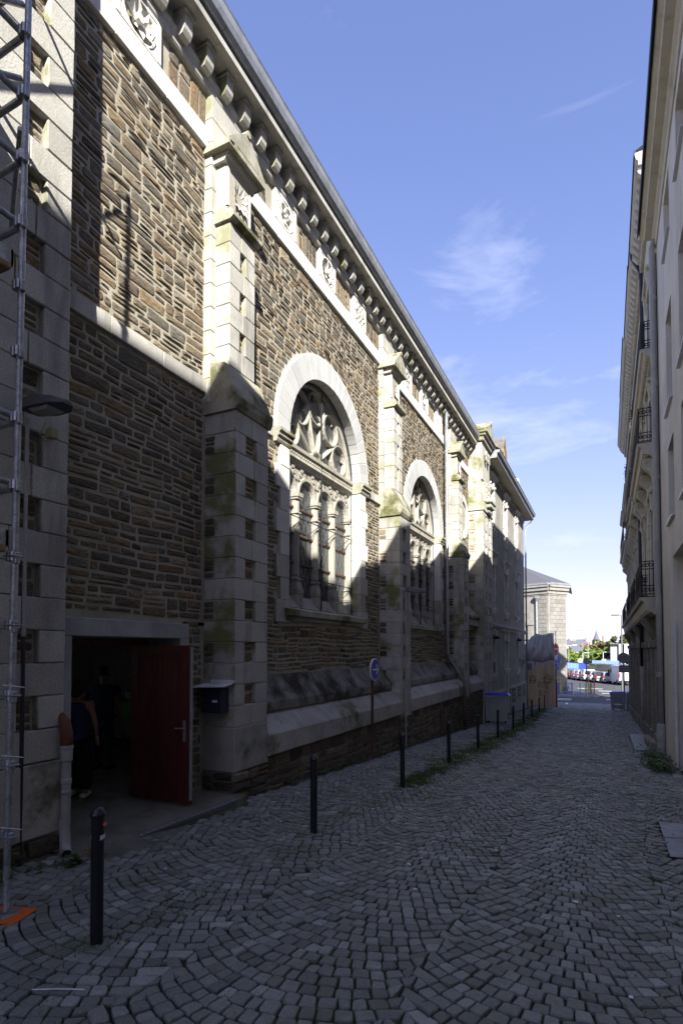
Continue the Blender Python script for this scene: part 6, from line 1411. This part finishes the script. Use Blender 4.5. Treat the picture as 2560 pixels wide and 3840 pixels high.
# --- lamp posts
def lamppost(label, loc, h, d, mat='zinc'):
    r = thing('lamp_post', label, 'lamp post', loc); MB().tube([(0, 0, 0), (0, 0, h)], [.1, .055], 8).build('pole', M[mat], r); MB().tube([(0, 0, h), (d*.6, 0, h+.05)], .035, 6).build('arm', M[mat], r); MB().cbox(min(d*.3, d*1.5), max(d*.3, d*1.5), -.15, .15, h-.03, h+.1, .04).build('lantern', M[mat], r)
lamppost('tall dark lamp post beside the ornate building corner', (1.22, 60, -2.55), 7.75, -.6, 'signback'); lamppost('tall pale lamp post behind the parked cars', (-3.5, 118, -2.55), 8.2, -1.5); lamppost('beige pole at the left of the green trees', (-6.9, 116, -2.55), 5.2, -.1); lamppost('short white lamp post before the trees', (-.9, 128, -2.55), 3.9, .9, 'signwhite'); lamppost('small white lamp post beside the tall pale one', (-4.9, 130, -2.55), 3.7, .9, 'signwhite')
# --- blue footbridge ramp, container, retaining wall
br = thing('blue_ramp', 'blue panelled ramp parapet in front of the trees', 'ramp', (-5.5, 114, -2.55), world=True)
for i in range(9):
    x = -7.0+.55*i; z = -.45-.05*i; MB().cbox(x, x+.53, 113.6, 113.7, z-1.2, z, .01).build('panel', M['paleblue'] if 'paleblue' in M else mk('paleblue', (.14,.22,.55)), br)
for i in range(14):
    x = -3.0+.62*i; MB().cbox(x, x+.6, 126, 126.1, -1.3, -.35, .01).build('panel', M['paleblue'], br)
MB().tube([(-7, 113.5, -.4), (-2.2, 113.5, -.85)], .06, 6).build('handrail', M['iron'], br)
ct = thing('blue_container', 'tall blue corrugated container behind the parked cars', 'container', (-4.1, 106, -2.55)); MB().cbox(-.55, .75, -.6, .6, 0, 2.2, .03).build('box', M['blue'], ct)
for i in range(7): MB().cbox(-.5+.18*i, -.42+.18*i, -.64, -.59, .1, 2.1, .01).build('rib', M['blue'], ct)
MB().lathe([(.02, -.1), (.4, -.08), (.42, 0), (.4, .08), (.02, .1)], n=16).xf(lambda p: (-.3+p[0], -.2+p[2], 2.45+p[1])).build('reel', M['signwhite'], ct)
rw = MB(); rw.add([(-9, 118, -2.55), (10, 100, -2.55), (10, 100, .2), (3.4, 106.4, -.1), (3.0, 106.8, -.6), (-3.0, 112.4, -.9), (-3.1, 112.5, -1.2), (-9, 118, -1.3), (10, 100.4, .2), (3.4, 106.8, -.1), (3.0, 107.2, -.6), (-3, 112.8, -.9), (-9, 118.4, -1.3)], [(0, 1, 2, 3, 4, 5, 6, 7), (3, 2, 8, 9), (5, 4, 10, 11), (7, 6, 11, 12)])
tag(rw.build('retaining_wall', mk('wallgrey', (.11,.105,.095), c2=(.07,.068,.06), ns=.6, streak=.5)), 'dark grey retaining wall behind the parked cars', 'wall')
gb = MB()
for j in range(700): tuft(gb, U(-3.2, -.5), U(121, 125), 3, .3, .5, .05, z=-1.4)
tag(gb.build('verge_grass', M['grass']), 'grass verge above the retaining wall', 'grass')['kind'] = 'stuff'
wb = thing('white_block', 'big white concrete block building beyond the van', 'building', (6, 132, -2.55), world=True)
MB().cbox(2.0, 14, 126, 140, -2.55, 3.0, .05).build('wall', mk('whitewall', (.62,.62,.63), streak=.12), wb); MB().cbox(.45, 1.98, 126.6, 140, -2.55, 2.9, .05).build('side_wing', M['concrete'], wb); MB().cbox(.4, 14.1, 125.9, 140, 3.01, 3.1, .02).build('coping', M['concrete'], wb)
MB().cbox(-1.2, .4, 128, 132, -2.2, -.1, .03).build('annex', M['whitewall'], wb); MB().cbox(-.7, .2, 127.9, 128.0, -1.7, -.9, .01).build('annex_window', M['pane'], wb); MB().cbox(2.3, 3.2, 125.9, 126.02, -1.0, 2.7, .01).build('panel', M['whitewall'], wb)
# --- trees
def tree(label, x, y, z0, top, rx, ry, n, mat, trunk=True, ls=.3):
    r = thing('tree', label, 'tree', (x, y, z0), 'trees beyond the parked cars'); H = top-z0; m = MB()
    cl = [(rng.gauss(0, rx*.45), rng.gauss(0, ry*.4), H*U(.3, .92), U(.45, .95)) for _ in range(22)]
    for i in range(n):
        c = cl[i % len(cl)]; s = min(rx, H*.4)*.42*c[3]; v = Vector((rng.gauss(0, 1), rng.gauss(0, 1), rng.gauss(0, 1))).normalized()*s*U(.6, 1.05)
        p = Vector((c[0], c[1], c[2]))+v; p.z = min(p.z, H-.02); nr = (v.normalized()+Vector((U(-.7, .7), U(-.7, .7), U(-.4, .8)))).normalized(); a = nr.orthogonal().normalized(); b = nr.cross(a); t = U(0, 6.28); a, b = a*math.cos(t)+b*math.sin(t), b*math.cos(t)-a*math.sin(t); k = ls*U(.6, 1.2)
        m.add([tuple(p-a*k), tuple(p-b*k*.5), tuple(p+a*k), tuple(p+b*k*.5)], [(0, 1, 2, 3)], U(0, 1))
    m.build('crown', mat, r)
    t = MB(); t.tube([(0, 0, 0), (.05, 0, H*.35), (.1, .05, H*.7)], [.18, .13, .05], 7)
    for i in range(5): a = i*1.3; t.tube([(.05, 0, H*(.3+.06*i)), (math.cos(a)*rx*.4, math.sin(a)*ry*.4, H*(.55+.06*i))], [.07, .02], 5)
    t.build('trunk', M['bark'], r)
mk('bark', (.1,.08,.06)); M['fol1'] = pm('fresh foliage', (.09,.14,.02), rough=.6, tint=[(.045,.08,.012),(.1,.15,.022),(.15,.19,.03)], bump=0, amp=.2); M['fol2'] = pm('dark foliage', (.04,.07,.02), rough=.6, tint=[(.025,.045,.012),(.05,.08,.02),(.09,.11,.03)], bump=0, amp=.2); M['fol3'] = pm('reddish foliage', (.1,.09,.03), rough=.6, tint=[(.05,.06,.02),(.1,.1,.03),(.16,.09,.03)], bump=0, amp=.2)
TR = [(-10.8, 137, 1.5, 'fol1', 'light green tree at the left beside the stone building'), (-8.3, 138, 2.0, 'fol1', 'light green round tree second from the stone building'), (-5.9, 137, 1.7, 'fol1', 'light green tree behind the blue ramp'), (-3.4, 139, 2.3, 'fol1', 'light green tree behind the tall pale lamp post'), (-1.2, 138, 2.0, 'fol1', 'light green tree left of the white block building'), (1.0, 141, 2.6, 'fol1', 'light green tree partly behind the white block building')]
for x, y, t, mt, lab in TR: tree(lab, x, y, -2.55, t, 2.6, 2.2, 3400, M[mt], ls=.3)
for x, y, t, mt, lab in [(-2.2, 160, 4.0, 'fol3', 'brownish green taller tree above the light green row'), (-.5, 165, 4.6, 'fol2', 'dark green taller tree above the light green row'), (3.4, 158, 5.9, 'fol2', 'tall dark tree rising above the white block building'), (6.0, 160, 5.2, 'fol1', 'green tree top beside the ornate building edge'), (-11.5, 175, 2.4, 'fol3', 'brownish tree far left above the light green row')]: tree(lab, x, y, -2.55, t, 3.0, 2.5, 2600, M[mt], ls=.36)
# --- distant town
mk('townwhite', (.55,.53,.5)); mk('townbrick', (.28,.13,.08)); mk('townroof', (.1,.11,.13)); mk('towncream', (.45,.4,.33))
def townhouse(label, x, y, w, z1, wall, roof='townroof', hip=.5, flat=False):
    r = thing('distant_house', label, 'house', (x, y, -6), 'houses of the distant town', world=True); z0 = -8
    MB().box(x-w/2, x+w/2, y, y+w, z0, z1).build('wall', M[wall], r)
    if not flat:
        m = MB(); t = w*.35; m.add([(x-w/2-.3, y-.3, z1), (x+w/2+.3, y-.3, z1), (x+w/2+.3, y+w+.3, z1), (x-w/2-.3, y+w+.3, z1), (x-w/2*hip, y+w/2, z1+t), (x+w/2*hip, y+w/2, z1+t)], [(0, 1, 5, 4), (1, 2, 5), (2, 3, 4, 5), (3, 0, 4)]); o = m.build('roof', M[roof], r); MB().box(x+w*.3, x+w*.4, y+w*.3, y+w*.42, z1, z1+t+1.2).build('chimney', M['townbrick'], o)
    n = max(2, int(w/2.2))
    for i in range(n):
        for zz in (z1-2.2, z1-5): MB().box(x-w/2+w*(i+.5)/n-.45, x-w/2+w*(i+.5)/n+.45, y-.06, y+.02, zz, zz+1.4).build('window', M['pane'], r)
town = [('white house with slate roof at the left end of the distant skyline', -36, 420, 9, 6.5, 'townwhite'), ('brick house low on the distant skyline at left', -27, 330, 8, 2.4, 'townbrick'), ('cream house beside the small dome on the distant skyline', -25, 430, 8, 5.6, 'towncream'), ('white gabled house in the middle of the distant skyline', -17.5, 420, 10, 5.8, 'townwhite'), ('brick house with dark roof below the white gabled one', -11.5, 300, 9, 1.6, 'townbrick'), ('low slate roofed house at the centre of the distant town', -13.5, 280, 8, 1.2, 'towncream')]
for t in town: townhouse(*t)
townhouse('long white flat block left of the pointed turret', -12.5, 520, 15, 8.0, 'townwhite', flat=True); townhouse('cream house right of the pointed turret', -2.5, 500, 9, 5.2, 'towncream'); townhouse('brick house far left of the distant town', -32, 310, 8, 1.8, 'townbrick')
tu = thing('turret', 'round turret with pointed slate roof on the distant skyline', 'tower', (-8.4, 500, 0)); MB().lathe([(3.0, -8), (3.0, 9.0), (3.3, 9.1)], n=14).build('drum', M['townwhite'], tu); MB().lathe([(3.5, 9.1), (2.2, 11.2), (1.0, 14.5), (.15, 18), (.05, 21)], n=14).build('spire', M['townroof'], tu); MB().box(4.0, 5.4, -1, 1, 4, 13.5).build('chimney', M['townbrick'], tu)
dm = thing('small_dome', 'small dark domed lantern on the distant skyline', 'dome', (-27.6, 470, 0)); MB().lathe([(1.6, -4), (1.6, 7.6)], n=10).build('drum', M['townwhite'], dm); MB().lathe([(1.9, 7.6), (1.7, 9.0), (.8, 10.2), (.15, 10.8), (.06, 15)], n=10).build('cap', M['townroof'], dm)
# ================================================================= PEOPLE AND TABLE in the hall
def skinned(name, J, E_, mat, parent, root=0, sub_=2):
    me = bpy.data.meshes.new(name); me.from_pydata([j[:3] for j in J], E_, []); me.materials.append(mat); o = bpy.data.objects.new(name, me); COL.link(o); o.parent = parent
    md = o.modifiers.new('skin', 'SKIN'); md.use_smooth_shade = True; me.skin_vertices.new() if not me.skin_vertices else None
    for i, j in enumerate(J): me.skin_vertices[0].data[i].radius = (j[3], j[4] if len(j) > 4 else j[3]); me.skin_vertices[0].data[i].use_root = (i == root)
    s = o.modifiers.new('sub', 'SUBSURF'); s.levels = sub_; s.render_levels = sub_; return o
FZ = -.245
def hand(parent, p, d, mat, curl=.4):
    """palm plus five fingers, root at wrist p, pointing along d"""
    d = Vector(d).normalized(); s = d.cross(Vector((0, 1, 0))).normalized(); n = d.cross(s); P = lambda a, b, c: tuple(Vector(p)+d*a+s*b+n*c)
    J = [(*P(0, 0, 0), .028, .02), (*P(.05, 0, 0), .036, .016), (*P(.085, 0, 0), .034, .014)]; E_ = [(0, 1), (1, 2)]
    for k, (b, l) in enumerate(((-.028, .07), (-.009, .08), (.01, .075), (.028, .06))):
        i = len(J); J += [(*P(.09, b, 0), .0095), (*P(.09+l*.5, b*1.1, l*.3*curl), .009), (*P(.09+l*.8, b*1.1, l*.8*curl), .007)]; E_ += [(2, i), (i, i+1), (i+1, i+2)]
    i = len(J); J += [(*P(.03, -.035, .01), .011), (*P(.07, -.055, .02), .0095)]; E_ += [(1, i), (i, i+1)]
    return skinned('hand', J, E_, mat, parent, 0, 1)
# man seen from behind, left hand on hip
mn = thing('person', 'man in dark blue shirt and jeans, hand on hip, standing inside the doorway', 'person', (-8.0, 6.95, FZ), rz=R(115))
# local frame: facing +x is forward here
JB = [(0,0,.95,.14),(0,0,1.15,.14),(0,0,1.36,.15),(0,0,1.47,.075),(0.01,0,1.55,.055,.055),(.02,0,1.63,.085,.075),(.02,0,1.72,.088,.078),(.01,0,1.77,.05,.05),
  (0,.18,1.42,.065),(-.04,.4,1.2,.045),(.06,.22,1.02,.034), (0,-.18,1.42,.065),(-.02,-.27,1.15,.045),(.08,-.27,.92,.033),
  (0,.09,.88,.095),(.02,.11,.5,.062),(-.02,.12,.1,.045),(.1,.13,.03,.04), (0,-.09,.88,.095),(.0,-.11,.5,.062),(-.03,-.12,.1,.045),(.1,-.13,.03,.04)]
EB = [(0,1),(1,2),(2,3),(3,4),(4,5),(5,6),(6,7),(2,8),(8,9),(9,10),(2,11),(11,12),(12,13),(0,14),(14,15),(15,16),(16,17),(0,18),(18,19),(19,20),(20,21)]
skinned('body', JB, EB, M['skin'], mn)
hand(mn, (.06, .22, 1.02), (.6, -.5, -.3), M['skin']); hand(mn, (.08, -.27, .92), (.2, 0, -1), M['skin'])
skinned('shirt', [(0,0,.82,.19),(0,0,.9,.19),(0,0,1.15,.185),(0,0,1.37,.195),(0,0,1.47,.11),(0,.19,1.41,.08),(-.025,.31,1.29,.066),(0,-.19,1.41,.08),(-.01,-.24,1.26,.066)], [(0,1),(1,2),(2,3),(3,4),(3,5),(5,6),(3,7),(7,8)], M['shirtdark'], mn)
skinned('jeans', [(0,0,.95,.16),(0,.09,.86,.11),(.02,.11,.5,.082),(-.02,.12,.08,.065),(0,-.09,.86,.11),(0,-.11,.5,.082),(-.03,-.12,.08,.065)], [(0,1),(1,2),(2,3),(0,4),(4,5),(5,6)], M['jeans'], mn)
skinned('hair', [(-.035,0,1.62,.085,.085),(-.02,0,1.7,.1,.095),(.0,0,1.77,.085,.08),(.01,0,1.8,.05,.05)], [(0,1),(1,2),(2,3)], M['hair'], mn)
for s in (-1, 1): MB().lathe([(.004, -.03), (.02, -.015), (.022, .01), (.01, .03)], n=8).xf(lambda p: (.02+p[0], s*.085+p[1]*.5, 1.64+p[2])).build('ear', M['skin'], mn); MB().cbox(-.1, .2, s*.125-.045, s*.125+.045, 0, .08, .03).build('shoe', M['trousers'], mn)
MB().lathe([(.004, -.025), (.016, 0), (.004, .03)], n=6).xf(lambda p: (.115+p[0], p[1], 1.63+p[2])).build('nose', M['skin'], mn)
# woman half hidden by the left jamb
wo_ = thing('person', 'woman in sleeveless blue top and wide black trousers just inside the doorway', 'person', (-6.8, 5.46, FZ), rz=R(120))
k = .93
JW = [(a*k, b*k, c*k, *[r*k*.93 for r in rr]) for (a, b, c, *rr) in JB]; JW[9] = (-.03, .25, 1.08, .038); JW[10] = (.05, .26, .84, .03)
skinned('body', JW, EB, M['skin'], wo_); hand(wo_, (.05, .26, .84), (.2, 0, -1), M['skin']); hand(wo_, tuple(JW[13][:3]), (.2, 0, -1), M['skin'])
skinned('top', [(0,0,.78,.185),(0,0,.85,.185),(0,0,1.05,.18),(0,0,1.27,.19),(0,0,1.36,.15)], [(0,1),(1,2),(2,3),(3,4)], M['shirtblue'], wo_)
skinned('trousers', [(0,0,.92,.17),(0,.08,.8,.125),(.02,.1,.45,.125),(0,.11,.1,.13),(0,-.08,.8,.125),(0,-.1,.45,.125),(-.02,-.11,.1,.13)], [(0,1),(1,2),(2,3),(0,4),(4,5),(5,6)], M['trousers'], wo_)
skinned('hair', [(-.05,0,1.4,.07,.08),(-.04,0,1.5,.088,.09),(0,0,1.6,.09,.085),(.0,0,1.65,.06,.06)], [(0,1),(1,2),(2,3)], M['hair'], wo_)
for s in (-1, 1): MB().cbox(-.08, .17, s*.11-.04, s*.11+.04, 0, .06, .025).build('shoe', M['signwhite'], wo_)
MB().lathe([(.004, -.025), (.015, 0), (.004, .03)], n=6).xf(lambda p: (.1+p[0], p[1], 1.51+p[2])).build('nose', M['skin'], wo_)
tb = thing('trestle_table', 'trestle table under a green cloth at the back of the hall', 'table', (-9.3, 8.7, FZ))
MB().cbox(-.6, 1.0, -.4, .4, .98, 1.01, .01).build('tabletop', M['wood'], tb)
for x in (-.4, .8):
    for s in (-1, 1): MB().tube([(x, s*.35, 0), (x, s*.08, .98)], .02, 6).build('leg', M['galv'], tb)
    MB().tube([(x, -.25, .4), (x, .25, .4)], .015, 6).build('brace', M['galv'], tb)
c = MB(); c.box(-.62, 1.02, -.43, .43, 1.012, 1.02); c.box(-.62, 1.02, -.44, -.43, .72, 1.02); tag(c.build('tablecloth', M['cloth']), 'green cloth covering the table in the hall', 'tablecloth').location = (-9.3, 8.7, FZ)
for i, (x, y, lab) in enumerate(((-.1, -.2, 'clear glass jar on the left of the green table'), (.35, -.1, 'wide glass bowl in the middle of the green table'), (.6, -.25, 'glass jar at the right of the green table'))):
    o = MB().lathe([(.06, 0), (.1, .02), (.1, .2), (.07, .24), (.075, .28)] if i != 1 else [(.1, 0), (.2, .02), (.22, .2), (.2, .2), (.18, .04)], n=14).build('glass_jar', M['lightlens']); o.location = (-9.3+x, 8.7+y, FZ+1.021); tag(o, lab, 'jar')
